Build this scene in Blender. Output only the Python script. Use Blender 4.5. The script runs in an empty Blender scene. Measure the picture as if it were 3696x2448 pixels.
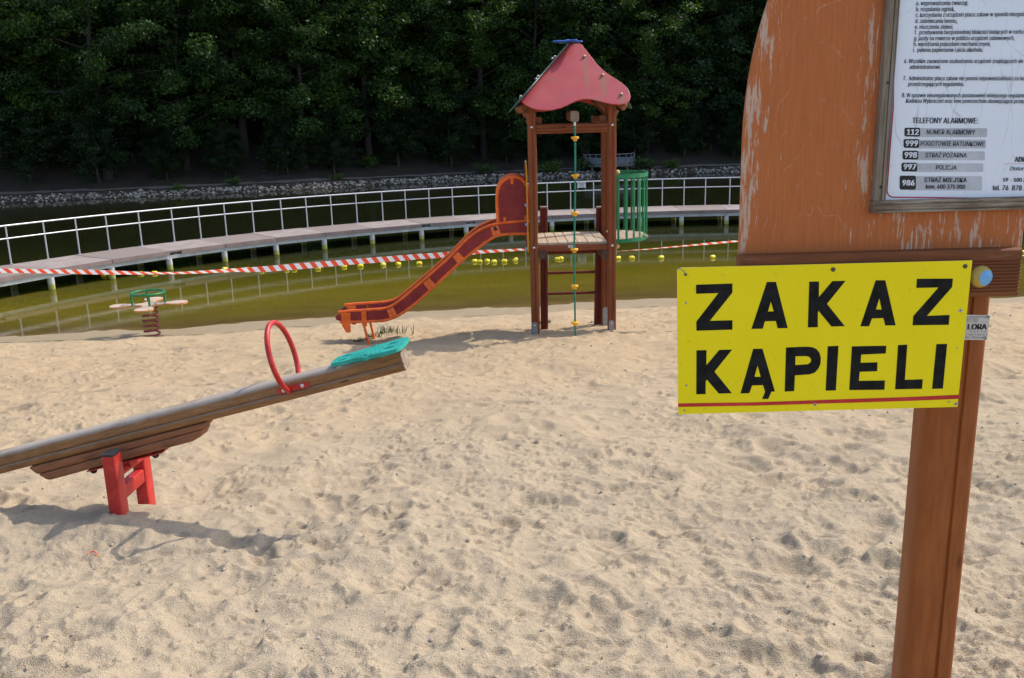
import bpy, bmesh, math, random
import numpy as np
from mathutils import Vector, Matrix

scene = bpy.context.scene
COL = scene.collection
RAD = math.radians

# ------------------------------------------------------------------ camera
FPX, PCX, PCY = 3250.0, 1848.0, 1224.0          # focal length and centre in photo pixels
TH, RHO = RAD(13.73), RAD(-1.52)                # pitch down, roll
CAM = np.array([0.0, 0.0, 4.0])                 # water level is z = 0
_f = np.array([0, math.cos(TH), -math.sin(TH)])
_u = np.array([0, math.sin(TH), math.cos(TH)])
_r = np.array([1.0, 0, 0])
CR = math.cos(RHO) * _r + math.sin(RHO) * _u
CU = -math.sin(RHO) * _r + math.cos(RHO) * _u
cam_data = bpy.data.cameras.new("camera")
cam = bpy.data.objects.new("camera", cam_data)
COL.objects.link(cam)
cam.matrix_world = Matrix(((CR[0], CU[0], -_f[0], CAM[0]), (CR[1], CU[1], -_f[1], CAM[1]),
                           (CR[2], CU[2], -_f[2], CAM[2]), (0, 0, 0, 1)))
cam_data.sensor_width = 36.0
cam_data.lens = 36.0 * FPX / 3696.0
cam_data.clip_start = 0.05
cam_data.clip_end = 800.0
scene.camera = cam

# ------------------------------------------------------------------ light
SUN_EL, SUN_AZ = RAD(50.0), RAD(61.0)           # azimuth from +Y towards +X
SDIR = Vector((math.sin(SUN_AZ) * math.cos(SUN_EL), math.cos(SUN_AZ) * math.cos(SUN_EL), math.sin(SUN_EL)))
world = bpy.data.worlds.new("World")
scene.world = world
world.use_nodes = True
wn = world.node_tree
bg = wn.nodes["Background"]
sky = wn.nodes.new("ShaderNodeTexSky")
sky.sky_type = 'NISHITA'
sky.sun_disc = False
sky.sun_elevation = SUN_EL
sky.sun_rotation = SUN_AZ
sky.dust_density = 2.0
sky.air_density = 1.0
wn.links.new(sky.outputs[0], bg.inputs[0])
bg.inputs[1].default_value = 0.15
sun_d = bpy.data.lights.new("sun", 'SUN')
sun_d.energy = 2.25
sun_d.angle = RAD(0.5)
sun_d.color = (1.0, 0.93, 0.82)
sun = bpy.data.objects.new("sun", sun_d)
COL.objects.link(sun)
sun.rotation_euler = SDIR.to_track_quat('Z', 'Y').to_euler()
sun.location = (30, 30, 60)
scene.view_settings.view_transform = 'Standard'
scene.view_settings.look = 'None'
scene.view_settings.exposure = 0.92
scene.view_settings.gamma = 1.0
scene.cycles.max_bounces = 8
scene.cycles.transparent_max_bounces = 16
scene.cycles.use_denoising = True

# ------------------------------------------------------------------ pixel -> world
def ray(x, y):
    return _f + CR * (x - PCX) / FPX - CU * (y - PCY) / FPX
def at_y(x, y, Y):
    d = ray(x, y); return CAM + d * (Y / d[1])
def at_z(x, y, z):
    d = ray(x, y); return CAM + d * ((z - CAM[2]) / d[2])
def on_plane(x, y, p, n):
    d = ray(x, y); p = np.array(p); n = np.array(n)
    return CAM + d * (((p - CAM) @ n) / (d @ n))

# ------------------------------------------------------------------ mesh helpers
def V(p): return np.array([float(p[0]), float(p[1]), float(p[2])])
def unit(v):
    v = V(v); return v / np.linalg.norm(v)

class MB:
    """collects shapes; build() links them as one mesh object"""
    def __init__(s): s.v = []; s.f = []; s.m = []; s.uv = {}
    def add(s, vs, fs, mat=0):
        o = len(s.v)
        s.v += [tuple(map(float, p)) for p in vs]
        s.f += [tuple(i + o for i in f) for f in fs]
        s.m += [mat] * len(fs)
        return s
    def box(s, c, size, ax=(1, 0, 0), ay=(0, 1, 0), az=(0, 0, 1), mat=0):
        c = V(c); ax, ay, az = unit(ax) * size[0] / 2, unit(ay) * size[1] / 2, unit(az) * size[2] / 2
        vs = [c + sx * ax + sy * ay + sz * az for sz in (-1, 1) for sy in (-1, 1) for sx in (-1, 1)]
        return s.add(vs, [(0, 2, 3, 1), (4, 5, 7, 6), (0, 1, 5, 4), (2, 6, 7, 3), (0, 4, 6, 2), (1, 3, 7, 5)], mat)
    def sweep(s, sect, p0, p1, ex, ey, mat=0, steps=1):
        """closed 2-D section swept from p0 to p1"""
        p0, p1, ex, ey = V(p0), V(p1), unit(ex), unit(ey)
        n = len(sect); vs = []; fs = []
        for k in range(steps + 1):
            p = p0 + (p1 - p0) * k / steps
            vs += [p + a * ex + b * ey for a, b in sect]
        for k in range(steps):
            for i in range(n):
                j = (i + 1) % n
                fs.append((k * n + i, k * n + j, (k + 1) * n + j, (k + 1) * n + i))
        fs.append(tuple(range(n))[::-1]); fs.append(tuple(range(steps * n, steps * n + n)))
        return s.add(vs, fs, mat)
    def timber(s, p0, p1, w, h, ex, ey, r=0.02, groove=(), gd=0.008, gw=0.012, mat=0):
        return s.sweep(timber_section(w, h, r, groove, gd, gw), p0, p1, ex, ey, mat)
    def tube(s, path, r, n=10, closed=False, cap=True, mat=0):
        P = [V(p) for p in path]; m = len(P); vs = []; fs = []
        up = None
        for i in range(m):
            if closed: t = P[(i + 1) % m] - P[i - 1]
            else: t = P[min(i + 1, m - 1)] - P[max(i - 1, 0)]
            t = unit(t)
            if up is None:
                up = np.array([0, 0, 1.0]) if abs(t[2]) < 0.9 else np.array([1.0, 0, 0])
            a = unit(np.cross(t, up)); b = np.cross(a, t); up = b
            rr = r[i] if hasattr(r, '__len__') else r
            vs += [P[i] + rr * (math.cos(2 * math.pi * k / n) * a + math.sin(2 * math.pi * k / n) * b) for k in range(n)]
        for i in range(m if closed else m - 1):
            i2 = (i + 1) % m
            for k in range(n):
                k2 = (k + 1) % n
                fs.append((i * n + k, i * n + k2, i2 * n + k2, i2 * n + k))
        if cap and not closed:
            fs.append(tuple(range(n))[::-1]); fs.append(tuple(range((m - 1) * n, m * n)))
        return s.add(vs, fs, mat)
    def lathe(s, prof, o, az, n=16, mat=0):
        """profile of (radius, height) about axis az"""
        o, az = V(o), unit(az)
        ax = unit(np.cross(az, (0.3, 0.5, 0.81) if abs(az[2]) < 0.9 else (1, 0, 0))); ay = np.cross(az, ax)
        vs = []; fs = []
        for r, h in prof:
            vs += [o + az * h + max(r, 1e-4) * (math.cos(2 * math.pi * k / n) * ax + math.sin(2 * math.pi * k / n) * ay) for k in range(n)]
        for i in range(len(prof) - 1):
            for k in range(n):
                k2 = (k + 1) % n
                fs.append((i * n + k, i * n + k2, (i + 1) * n + k2, (i + 1) * n + k))
        fs.append(tuple(range(n))[::-1]); fs.append(tuple(range((len(prof) - 1) * n, len(prof) * n)))
        return s.add(vs, fs, mat)
    def ball(s, o, r, n=12, az=(0, 0, 1), lo=-1.0, squash=1.0, mat=0):
        pr = []
        for i in range(n + 1):
            a = math.asin(max(-1, lo)) + (math.pi / 2 - math.asin(max(-1, lo))) * i / n
            pr.append((r * math.cos(a), r * squash * math.sin(a)))
        return s.lathe(pr, o, az, 2 * n, mat)
    def prism(s, poly, t, mat=0):
        """planar world polygon extruded by vector t"""
        P = [V(p) for p in poly]; t = V(t); n = len(P)
        vs = P + [p + t for p in P]
        fs = [tuple(range(n)), tuple(range(n, 2 * n))[::-1]] + [(i, i + n, (i + 1) % n + n, (i + 1) % n) for i in range(n)]
        return s.add(vs, fs, mat)
    def build(s, name, mats, parent=None, smooth=False, bevel=0, bseg=2, auto=None):
        o = link_mesh(name, s.v, s.f, mats, parent, s.m)
        if smooth: shade(o, auto)
        if bevel:
            b = o.modifiers.new("bevel", 'BEVEL'); b.width = bevel; b.segments = bseg
            b.limit_method = 'ANGLE'; b.angle_limit = RAD(40)
        return o

def timber_section(w, h, r, groove=(), gd=0.008, gw=0.012):
    """rounded rectangle; grooves given as 'x+','x-','y+','y-' with an offset"""
    pts = []
    groove = sorted(groove, key=lambda g: g[1] if g[0] in ('y-', 'x+') else -g[1])
    def arc(cx, cy, a0):
        for k in range(5):
            a = a0 + math.pi / 2 * k / 4
            pts.append((cx + r * math.cos(a), cy + r * math.sin(a)))
    def grv(side):
        for g, off in groove:
            if g != side: continue
            q = gw / 2
            if g == 'y-': pts.extend([(off - q, -h / 2), (off - q * .4, -h / 2 + gd), (off + q * .4, -h / 2 + gd), (off + q, -h / 2)])
            if g == 'x+': pts.extend([(w / 2, off - q), (w / 2 - gd, off - q * .4), (w / 2 - gd, off + q * .4), (w / 2, off + q)])
            if g == 'y+': pts.extend([(off + q, h / 2), (off + q * .4, h / 2 - gd), (off - q * .4, h / 2 - gd), (off - q, h / 2)])
            if g == 'x-': pts.extend([(-w / 2, off + q), (-w / 2 + gd, off + q * .4), (-w / 2 + gd, off - q * .4), (-w / 2, off - q)])
    arc(-w / 2 + r, -h / 2 + r, math.pi); grv('y-')
    arc(w / 2 - r, -h / 2 + r, -math.pi / 2); grv('x+')
    arc(w / 2 - r, h / 2 - r, 0); grv('y+')
    arc(-w / 2 + r, h / 2 - r, math.pi / 2); grv('x-')
    return pts

def shade(o, auto=None):
    me = o.data
    me.polygons.foreach_set("use_smooth", [True] * len(me.polygons))
    if auto is not None:
        try: me.set_sharp_from_angle(angle=RAD(auto))
        except Exception: pass

def root_of(o):
    while o.parent: o = o.parent
    return o

def link_mesh(name, vs, fs, mats, parent=None, midx=None):
    me = bpy.data.meshes.new(name)
    off = np.array(root_of(parent).location) if parent is not None else np.zeros(3)
    me.from_pydata([tuple(np.array(p) - off) for p in vs], [], fs)
    if not isinstance(mats, (list, tuple)): mats = [mats]
    for m in mats: me.materials.append(m)
    if midx is not None and len(mats) > 1:
        me.polygons.foreach_set("material_index", midx)
    bm = bmesh.new(); bm.from_mesh(me)
    bmesh.ops.recalc_face_normals(bm, faces=bm.faces)
    bm.to_mesh(me); bm.free()
    me.update()
    o = bpy.data.objects.new(name, me)
    COL.objects.link(o)
    if parent is not None: o.parent = parent
    return o

def tag(o, label=None, cat=None, group=None, kind=None):
    if label: o["label"] = label
    if cat: o["category"] = cat
    if group: o["group"] = group
    if kind: o["kind"] = kind
    return o

def thing(name, loc, label, cat, group=None):
    o = bpy.data.objects.new(name, None)
    o.empty_display_size = 0.2
    o.location = tuple(map(float, loc))
    COL.objects.link(o)
    return tag(o, label, cat, group)

def copy_tree(o, parent=None):
    c = o.copy(); COL.objects.link(c); c.parent = parent
    for ch in list(o.children): copy_tree(ch, c)
    return c

# ------------------------------------------------------------------ materials
class NT:
    def __init__(s, name):
        s.m = bpy.data.materials.new(name); s.m.use_nodes = True
        s.t = s.m.node_tree; s.b = s.t.nodes["Principled BSDF"]; s.out = s.t.nodes["Material Output"]
    def n(s, typ, **kw):
        nd = s.t.nodes.new("ShaderNode" + typ)
        for k, v in kw.items():
            if k.startswith("i_"): nd.inputs[k[2:].replace("_", " ")].default_value = v
            else: setattr(nd, k, v)
        return nd
    def l(s, a, b): s.t.links.new(a, b)
    def coord(s, kind="Object", scale=(1, 1, 1), rot=(0, 0, 0)):
        tc = s.n("TexCoord"); mp = s.n("Mapping")
        mp.inputs["Scale"].default_value = scale; mp.inputs["Rotation"].default_value = rot
        s.l(tc.outputs[kind], mp.inputs["Vector"]); return mp.outputs[0]
    def noise(s, vec, scale, detail=4, rough=0.6, dist=0.0):
        nd = s.n("TexNoise"); nd.inputs["Scale"].default_value = scale; nd.inputs["Detail"].default_value = detail
        nd.inputs["Roughness"].default_value = rough; nd.inputs["Distortion"].default_value = dist
        if vec is not None: s.l(vec, nd.inputs["Vector"])
        return nd.outputs["Fac"]
    def ramp(s, fac, stops, interp='LINEAR'):
        nd = s.n("ValToRGB"); nd.color_ramp.interpolation = interp
        e = nd.color_ramp.elements
        while len(e) < len(stops): e.new(0.5)
        for k, (p, c) in enumerate(stops):
            e[k].position = p; e[k].color = (c, c, c, 1) if not hasattr(c, '__len__') else (*c[:3], 1)
        s.l(fac, nd.inputs[0]); return nd.outputs[0]
    def mix(s, fac, a, b, mode='MIX'):
        nd = s.n("Mix", data_type='RGBA', blend_type=mode)
        for inp, val in ((nd.inputs[0], fac), (nd.inputs[6], a), (nd.inputs[7], b)):
            if hasattr(val, 'default_value'): s.l(val, inp)
            elif hasattr(val, '__len__'): inp.default_value = (*val[:3], 1)
            else: inp.default_value = val
        return nd.outputs[2]
    def math(s, op, a, b=0.0, clamp=False):
        nd = s.n("Math", operation=op); nd.use_clamp = clamp
        for inp, val in ((nd.inputs[0], a), (nd.inputs[1], b)):
            if hasattr(val, 'default_value'): s.l(val, inp)
            else: inp.default_value = val
        return nd.outputs[0]
    def bump(s, h, strength=0.3, dist=0.01, normal=None):
        nd = s.n("Bump"); nd.inputs["Strength"].default_value = strength; nd.inputs["Distance"].default_value = dist
        s.l(h, nd.inputs["Height"])
        if normal is not None: s.l(normal, nd.inputs["Normal"])
        s.l(nd.outputs[0], s.b.inputs["Normal"]); return nd.outputs[0]
    def set(s, rough=0.6, metal=0.0, spec=0.5):
        s.b.inputs["Roughness"].default_value = rough; s.b.inputs["Metallic"].default_value = metal
        s.b.inputs["Specular IOR Level"].default_value = spec
    def color(s, c):
        if hasattr(c, 'default_value'): s.l(c, s.b.inputs["Base Color"])
        else: s.b.inputs["Base Color"].default_value = (*c[:3], 1)

def mat_paint(name, c, rough=0.4, dirt=(0.25, 0.22, 0.18), amount=0.35, scale=9, metal=0.0, spec=0.35):
    """painted or moulded surface, with faded patches and grime"""
    t = NT(name); v = t.coord()
    n1 = t.noise(v, scale, 5, 0.65)
    n2 = t.noise(v, scale * 7, 3, 0.6)
    c2 = tuple(min(1, x * 1.22 + 0.015) for x in c); c1 = tuple(x * 0.8 for x in c)
    base = t.mix(t.ramp(n1, [(0.3, 0.0), (0.7, 1.0)]), c1, c2)
    g = t.math('MULTIPLY', t.ramp(n2, [(0.56, 0.0), (0.78, 1.0)]), amount)
    t.color(t.mix(g, base, dirt))
    t.set(rough, metal, spec)
    t.l(t.math('ADD', t.math('MULTIPLY', n1, 0.3), rough - 0.12), t.b.inputs["Roughness"])
    t.bump(n2, 0.08, 0.003)
    return t.m

def mat_wood(name, c_lo, c_hi, axis='z', grain=60, grey=None, grey_amt=0.0, rough=0.6, streak=6):
    """stained timber, grain along one object axis"""
    t = NT(name)
    k = streak / grain
    sc = {'x': (k, 1, 1), 'y': (1, k, 1), 'z': (1, 1, k)}[axis]
    v = t.coord("Object", sc)
    n1 = t.noise(v, grain, 6, 0.65, 0.3)
    n0 = t.noise(t.coord("Object", {'x': (.3, 1, 1), 'y': (1, .3, 1), 'z': (1, 1, .3)}[axis]), 7, 4, 0.6)
    base = t.mix(t.ramp(n1, [(0.28, 0.0), (0.72, 1.0)]), c_lo, c_hi)
    base = t.mix(t.math('MULTIPLY', t.ramp(n0, [(0.35, 0.0), (0.75, 1.0)]), 0.45), base, tuple(x * 0.62 for x in c_lo))
    kn = t.n("TexVoronoi"); kn.inputs["Scale"].default_value = 4.2
    t.l(t.coord("Object", {'x': (.45, 1, 1), 'y': (1, .45, 1), 'z': (1, 1, .45)}[axis]), kn.inputs["Vector"])
    knot = t.ramp(kn.outputs["Distance"], [(0.035, 1.0), (0.075, 0.0)])
    base = t.mix(t.math('MULTIPLY', knot, 0.75), base, tuple(x * 0.35 for x in c_lo))
    if grey is not None:
        gm = t.ramp(t.noise(v, grain * 0.4, 5, 0.7), [(0.62 - grey_amt * 0.3, 0.0), (0.75 - grey_amt * 0.2, 1.0)])
        base = t.mix(gm, base, grey)
    t.color(base); t.set(rough, 0, 0.2)
    t.bump(n1, 0.25, 0.004)
    return t.m

def mat_metal(name, c=(0.42, 0.44, 0.46), rough=0.42, metal=0.85):
    t = NT(name); v = t.coord()
    n1 = t.noise(v, 22, 4, 0.7)
    t.color(t.mix(n1, tuple(x * 0.7 for x in c), tuple(min(1, x * 1.2) for x in c)))
    t.set(rough, metal); t.l(t.math('ADD', t.math('MULTIPLY', n1, 0.25), rough - 0.1), t.b.inputs["Roughness"])
    return t.m

M = {}
M['steel'] = mat_metal('galvanised_steel', (0.52, 0.53, 0.55), 0.40, 0.6)
M['dullsteel'] = mat_metal('dull_steel', (0.30, 0.31, 0.32), 0.5, 0.6)
M['red'] = mat_paint('red_enamel', (0.42, 0.017, 0.013), 0.34, (0.32, 0.16, 0.12), 0.35)
M['orange'] = mat_paint('orange_plastic', (0.80, 0.125, 0.008), 0.42, (0.3, 0.1, 0.05), 0.4)
M['maroon'] = mat_paint('maroon_plastic', (0.23, 0.010, 0.010), 0.45, (0.2, 0.07, 0.06), 0.25)
M['green'] = mat_paint('green_enamel', (0.004, 0.16, 0.055), 0.35, (0.08, 0.16, 0.1), 0.3)
M['teal'] = mat_paint('teal_rubber', (0.006, 0.29, 0.235), 0.42, (0.15, 0.3, 0.25), 0.4)
M['blue'] = mat_paint('blue_plastic', (0.012, 0.09, 0.42), 0.4)
M['paleblue'] = mat_paint('pale_blue_plastic', (0.16, 0.42, 0.72), 0.35)
M['yellowp'] = mat_paint('yellow_plastic', (0.78, 0.36, 0.006), 0.4)
M['buoy'] = mat_paint('buoy_yellow', (0.80, 0.62, 0.02), 0.4, (0.4, 0.35, 0.1), 0.3)
M['black'] = mat_paint('black_plastic', (0.012, 0.012, 0.013), 0.45, (0.1, 0.09, 0.08), 0.3)
M['bolt'] = mat_metal('bolt_steel', (0.6, 0.6, 0.6), 0.3, 0.9)
M['brown'] = mat_wood('brown_timber', (0.17, 0.045, 0.014), (0.28, 0.084, 0.030), 'z', 55)
M['brownx'] = mat_wood('brown_timber_across', (0.15, 0.040, 0.014), (0.25, 0.076, 0.028), 'x', 55)
M['browny'] = mat_wood('brown_timber_depth', (0.17, 0.06, 0.025), (0.28, 0.11, 0.05), 'y', 55)
M['redwood'] = mat_wood('reddish_timber', (0.105, 0.018, 0.012), (0.19, 0.034, 0.022), 'z', 55)
M['planks'] = mat_wood('bare_planks', (0.33, 0.24, 0.15), (0.52, 0.40, 0.27), 'y', 50, (0.42, 0.38, 0.33), 0.4, 0.75)
M['endgrain'] = mat_wood('end_grain', (0.17, 0.11, 0.07), (0.32, 0.23, 0.16), 'x', 40, (0.3, 0.27, 0.23), 0.5, 0.8)

# ------------------------------------------------------------------ terrain
_SX = np.array([-70, -30, -14, -10.3, -7.4, -6.1, -2.1, 0.4, 3.7, 7.0, 10.4, 20, 40, 80.])
_SY = np.array([14.5, 16.3, 17.3, 17.69, 18.01, 18.16, 19.2, 19.38, 19.8, 19.7, 18.9, 18.0, 17, 16.])
_FX = np.array([-140, -70, -45, -29.6, -14.4, -2.5, 15.9, 30, 60, 140.])
_FY = np.array([37, 41, 47.5, 53, 57, 62.2, 63.5, 63.5, 61, 56.])

def vnoise(x, y, seed):
    """smooth value noise in -1..1"""
    xi = np.floor(x).astype(np.int64); yi = np.floor(y).astype(np.int64)
    fx = x - xi; fy = y - yi
    fx = fx * fx * fx * (fx * (fx * 6 - 15) + 10); fy = fy * fy * fy * (fy * (fy * 6 - 15) + 10)
    def h(a, b):
        n = (a * 374761393 + b * 668265263 + seed * 2147483647) & 0xffffffff
        n = ((n ^ (n >> 13)) * 1274126177) & 0xffffffff
        n = ((n ^ (n >> 16)) * 2246822519) & 0xffffffff
        return ((n ^ (n >> 15)) & 0xffff) / 32767.5 - 1
    a = h(xi, yi); b = h(xi + 1, yi); c = h(xi, yi + 1); d = h(xi + 1, yi + 1)
    return (a + (b - a) * fx) * (1 - fy) + (c + (d - c) * fx) * fy
def rot_noise(x, y, s, seed):
    c, q = math.cos(seed * 1.7), math.sin(seed * 1.7)
    return vnoise((x * c - y * q) / s + seed * 3.7, (x * q + y * c) / s - seed * 1.3, seed)

def shore_u(x, y): return y * 19.3 / np.interp(x, _SX, _SY)
def beach_base(x, y):
    """large shape of the beach and the lake bed"""
    u = shore_u(x, y) + 0.17 * rot_noise(x, y, 0.9, 5) + 0.10 * rot_noise(x, y, 0.3, 6)
    z = np.interp(u, [-20, 0, 13.2, 17.4, 19.3, 24, 34, 48, 90], [3.2, 2.35, 0.832, 0.22, 0.0, -0.62, -2.2, -3.0, -3.0])
    return z
def hollow(x, y):
    """dug-out hollows and heaped mounds around the equipment"""
    z = np.zeros_like(x)
    for (cx, cy, r, d) in HOLLOWS:
        z += d * np.exp(-((x - cx) ** 2 + (y - cy) ** 2) / (r * r))
    return z
HOLLOWS = [(-2.02, 5.42, 0.34, -0.085), (-2.3, 4.85, 0.28, 0.045), (-2.05, 13.3, 0.8, -0.11),
           (-1.78, 13.75, 0.28, 0.10), (0.9, 11.9, 0.5, 0.05), (-1.1, 4.2, 0.25, -0.02)]
def ground_z(x, y):
    x = np.array([float(x)]); y = np.array([float(y)])
    return float((beach_base(x, y) + hollow(x, y))[0])
def on_ground(px, py):
    """where the sight line through a photo pixel meets the sand"""
    d = ray(px, py); lo, hi = 1.0, 60.0
    for _ in range(60):
        t = (lo + hi) / 2; p = CAM + d * t
        if p[2] > ground_z(p[0], p[1]): lo = t
        else: hi = t
    return CAM + d * lo

def make_sand():
    rng = np.random.RandomState(7)
    ya = np.concatenate([np.linspace(-22, 1.5, 14)[:-1], np.exp(np.linspace(math.log(1.5), math.log(19.0), 860)),
                         np.linspace(19.05, 24, 60), np.linspace(24.5, 70, 50)])
    t = np.concatenate([-1 - np.linspace(1, 0, 24)[:-1] ** 1.5 * 1.0, np.linspace(-1, 1, 960), 1 + np.linspace(0, 1, 24)[1:] ** 1.5])
    win = np.where(ya < 1.5, 1.9, 0.72 * ya + 0.8)
    X = np.empty((len(ya), len(t))); Y = np.repeat(ya[:, None], len(t), 1)
    for i, w in enumerate(win):
        X[i] = np.where(np.abs(t) <= 1, t * w, np.sign(t) * (w + (np.abs(t) - 1) * (130 - w)))
    base = beach_base(X, Y) + hollow(X, Y)
    u = shore_u(X, Y) + 0.25 * rot_noise(X, Y, 1.7, 9) + 0.12 * rot_noise(X, Y, 0.5, 10)
    dry = np.clip((17.75 - u) / 0.35, 0, 1); dry = dry * dry * (3 - 2 * dry)
    # trampled sand: soft heaps, small lumps, crumbs
    n = 0.032 * rot_noise(X, Y, 1.3, 1) + 0.036 * rot_noise(X, Y, 0.55, 2)
    r1 = rot_noise(X + .05 * rot_noise(X, Y, .2, 14), Y, 0.30, 3); r2 = rot_noise(X, Y, 0.16, 4)
    n += 0.026 * (0.55 - np.abs(r1)) + 0.006 * (0.5 - np.abs(r2)) + 0.0035 * rot_noise(X, Y, 0.075, 8)
    patch = np.clip(0.35 + 1.3 * rot_noise(X, Y, 1.1, 11), 0, 1)
    n += patch * (0.008 * np.abs(rot_noise(X, Y, 0.045, 12)) * np.clip(Y / 7, .5, 1.3) + 0.004 * rot_noise(X, Y, 0.028, 13) * np.clip(Y / 5, .4, 1.5))
    wx = X + 0.03 * rot_noise(X, Y, .11, 40); wy = Y + 0.03 * rot_noise(X, Y, .11, 41)
    p2 = np.clip(0.2 + 1.3 * rot_noise(X, Y, 0.7, 42), 0, 1); p3 = np.clip(0.1 + 1.4 * rot_noise(X, Y, 0.5, 43), 0, 1)
    n += p2 * 0.017 * (1 - np.abs(rot_noise(wx, wy, 0.14, 44))) ** 4 + p3 * 0.011 * (1 - np.abs(rot_noise(wx, wy, 0.07, 45))) ** 3
    # footprints and scuffs
    N = 4200
    fy = np.exp(rng.uniform(math.log(1.9), math.log(17.5), N)); fx = rng.uniform(-1, 1, N) * (0.70 * fy + 0.7)
    for k in range(N):
        a = rng.uniform(0.05, 0.19); b = a * rng.uniform(0.4, 0.75); dep = rng.uniform(0.006, 0.026) * (a / 0.12) * (0.5 + 0.7 * rng.rand() ** 2)
        if rng.rand() < 0.10: dep = -dep * 0.6; a *= 0.6; b *= 0.7
        q0 = vnoise(np.array([fx[k] / 1.1]), np.array([fy[k] / 1.1]), 70)[0]
        if q0 < -.05: dep *= .7
        elif q0 > .3: dep *= 1.1
        R = a * 2.6
        i0, i1 = np.searchsorted(ya, (fy[k] - R, fy[k] + R))
        if i1 <= i0: continue
        w = win[min((i0 + i1) // 2, len(win) - 1)]
        j0, j1 = np.searchsorted(t, ((fx[k] - R) / w * 1.0 - 0.01, (fx[k] + R) / w + 0.01))
        j0 = max(j0 - 3, 0); j1 = min(j1 + 3, len(t))
        th = rng.uniform(0, 3.14); c, s_ = math.cos(th), math.sin(th)
        dx = X[i0:i1, j0:j1] - fx[k]; dy = Y[i0:i1, j0:j1] - fy[k]
        p = (dx * c + dy * s_) / a; q = (-dx * s_ + dy * c) / b
        d = np.sqrt(p * p + q * q + 1e-9)
        prof = -dep * np.clip(1.15 - d * d, -0.0, 1.0) + dep * 0.45 * np.exp(-((d - 1.28) ** 2) / 0.07) * (0.6 + 0.4 * p / (d + .1))
        n[i0:i1, j0:j1] += prof
    # small crisp scuffs
    for k in range(9000):
        cy = math.exp(rng.uniform(math.log(2.6), math.log(17))); cx = rng.uniform(-1, 1) * (0.66 * cy + 0.4)
        if rng.rand() > 0.25 + 0.75 * float(np.clip(.5 + vnoise(np.array([cx / .9]), np.array([cy / .9]), 50)[0], 0, 1)): continue
        a = rng.uniform(0.018, 0.045) * (0.8 + .05 * cy); b = a * rng.uniform(.35, .8); dep = a * rng.uniform(.22, .5) * min(1, .45 + cy / 11); R = a * 2
        i0, i1 = np.searchsorted(ya, (cy - R, cy + R))
        if i1 - i0 < 2: continue
        w = win[(i0 + i1) // 2]
        j0, j1 = np.searchsorted(t, ((cx - R) / w, (cx + R) / w))
        th = rng.uniform(-.7, .7); c, s_ = math.cos(th), math.sin(th)
        dx = X[i0:i1, j0:j1] - cx; dy = Y[i0:i1, j0:j1] - cy
        p = (dx * c + dy * s_) / a; q = (-dx * s_ + dy * c) / b; d = np.sqrt(p * p + q * q)
        n[i0:i1, j0:j1] += -dep * np.clip(1.1 - d, 0, 1) + dep * .5 * np.clip(1 - np.abs(d - 1.25) / .35, 0, 1) * (q > -.2)
    # clods
    for k in range(2600):
        cy = math.exp(rng.uniform(math.log(2.2), math.log(15))); cx = rng.uniform(-1, 1) * (0.65 * cy + 0.4)
        a = rng.uniform(0.005, 0.014) * (1 + .07 * cy); R = a * 2
        i0, i1 = np.searchsorted(ya, (cy - R, cy + R))
        if i1 - i0 < 2: continue
        w = win[(i0 + i1) // 2]
        j0, j1 = np.searchsorted(t, ((cx - R) / w, (cx + R) / w))
        d2 = ((X[i0:i1, j0:j1] - cx) ** 2 + (Y[i0:i1, j0:j1] - cy) ** 2) / (a * a)
        n[i0:i1, j0:j1] += a * 0.8 * np.sqrt(np.clip(1 - d2, 0, 1))
    near = np.clip((Y - 0.5) / 1.0, 0, 1)
    fade = np.clip(1.15 - 0.0 * Y, 0, 1)
    Z = base + n * near * fade * (0.03 + 0.97 * dry)
    nr, nc = X.shape
    me = bpy.data.meshes.new("sand")
    me.vertices.add(nr * nc)
    me.vertices.foreach_set("co", np.stack([X, Y, Z], -1).astype(np.float32).ravel())
    idx = np.arange(nr * nc).reshape(nr, nc)
    q = np.stack([idx[:-1, :-1], idx[:-1, 1:], idx[1:, 1:], idx[1:, :-1]], -1).reshape(-1, 4)
    me.loops.add(q.size); me.loops.foreach_set("vertex_index", q.ravel().astype(np.int32))
    me.polygons.add(len(q)); me.polygons.foreach_set("loop_start", np.arange(0, q.size, 4, dtype=np.int32))
    me.polygons.foreach_set("use_smooth", np.ones(len(q), bool))
    at = me.attributes.new("damp", 'FLOAT', 'POINT'); at.data.foreach_set("value", (1 - dry).astype(np.float32).ravel())
    ub = np.clip((10.5 - u - rot_noise(X, Y, 1.6, 60)) / 6.0, 0, 1)
    at = me.attributes.new("upper_beach", 'FLOAT', 'POINT'); at.data.foreach_set("value", ub.astype(np.float32).ravel())
    me.update(calc_edges=True)
    o = bpy.data.objects.new("sand", me); COL.objects.link(o); tag(o, kind="structure")
    # material
    t = NT("beach_sand"); v = t.coord()
    big = t.noise(v, 0.6, 4, 0.6); mid = t.noise(v, 7, 5, 0.7); g1 = t.noise(v, 210, 2, 0.5); g2 = t.noise(v, 95, 3, 0.7)
    c = t.mix(t.ramp(mid, [(0.3, 0.), (0.7, 1.)]), (0.362, 0.287, 0.195), (0.444, 0.353, 0.240))
    c = t.mix(t.math('MULTIPLY', t.ramp(big, [(0.35, 0.), (0.65, 1.)]), 0.4), c, (0.365, 0.306, 0.226))
    c = t.mix(t.math('MULTIPLY', t.ramp(g1, [(0.58, 0.), (0.7, 1.)]), 0.8), c, (0.17, 0.125, 0.08))
    c = t.mix(t.math('MULTIPLY', t.ramp(g2, [(0.62, 0.), (0.74, 1.)]), 0.6), c, (0.62, 0.53, 0.40))
    c = t.mix(t.math('MULTIPLY', t.ramp(t.noise(v, 33, 4, .75), [(0.60, 0.), (0.78, 1.)]), 0.45), c, (0.20, 0.16, 0.12))
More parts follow.
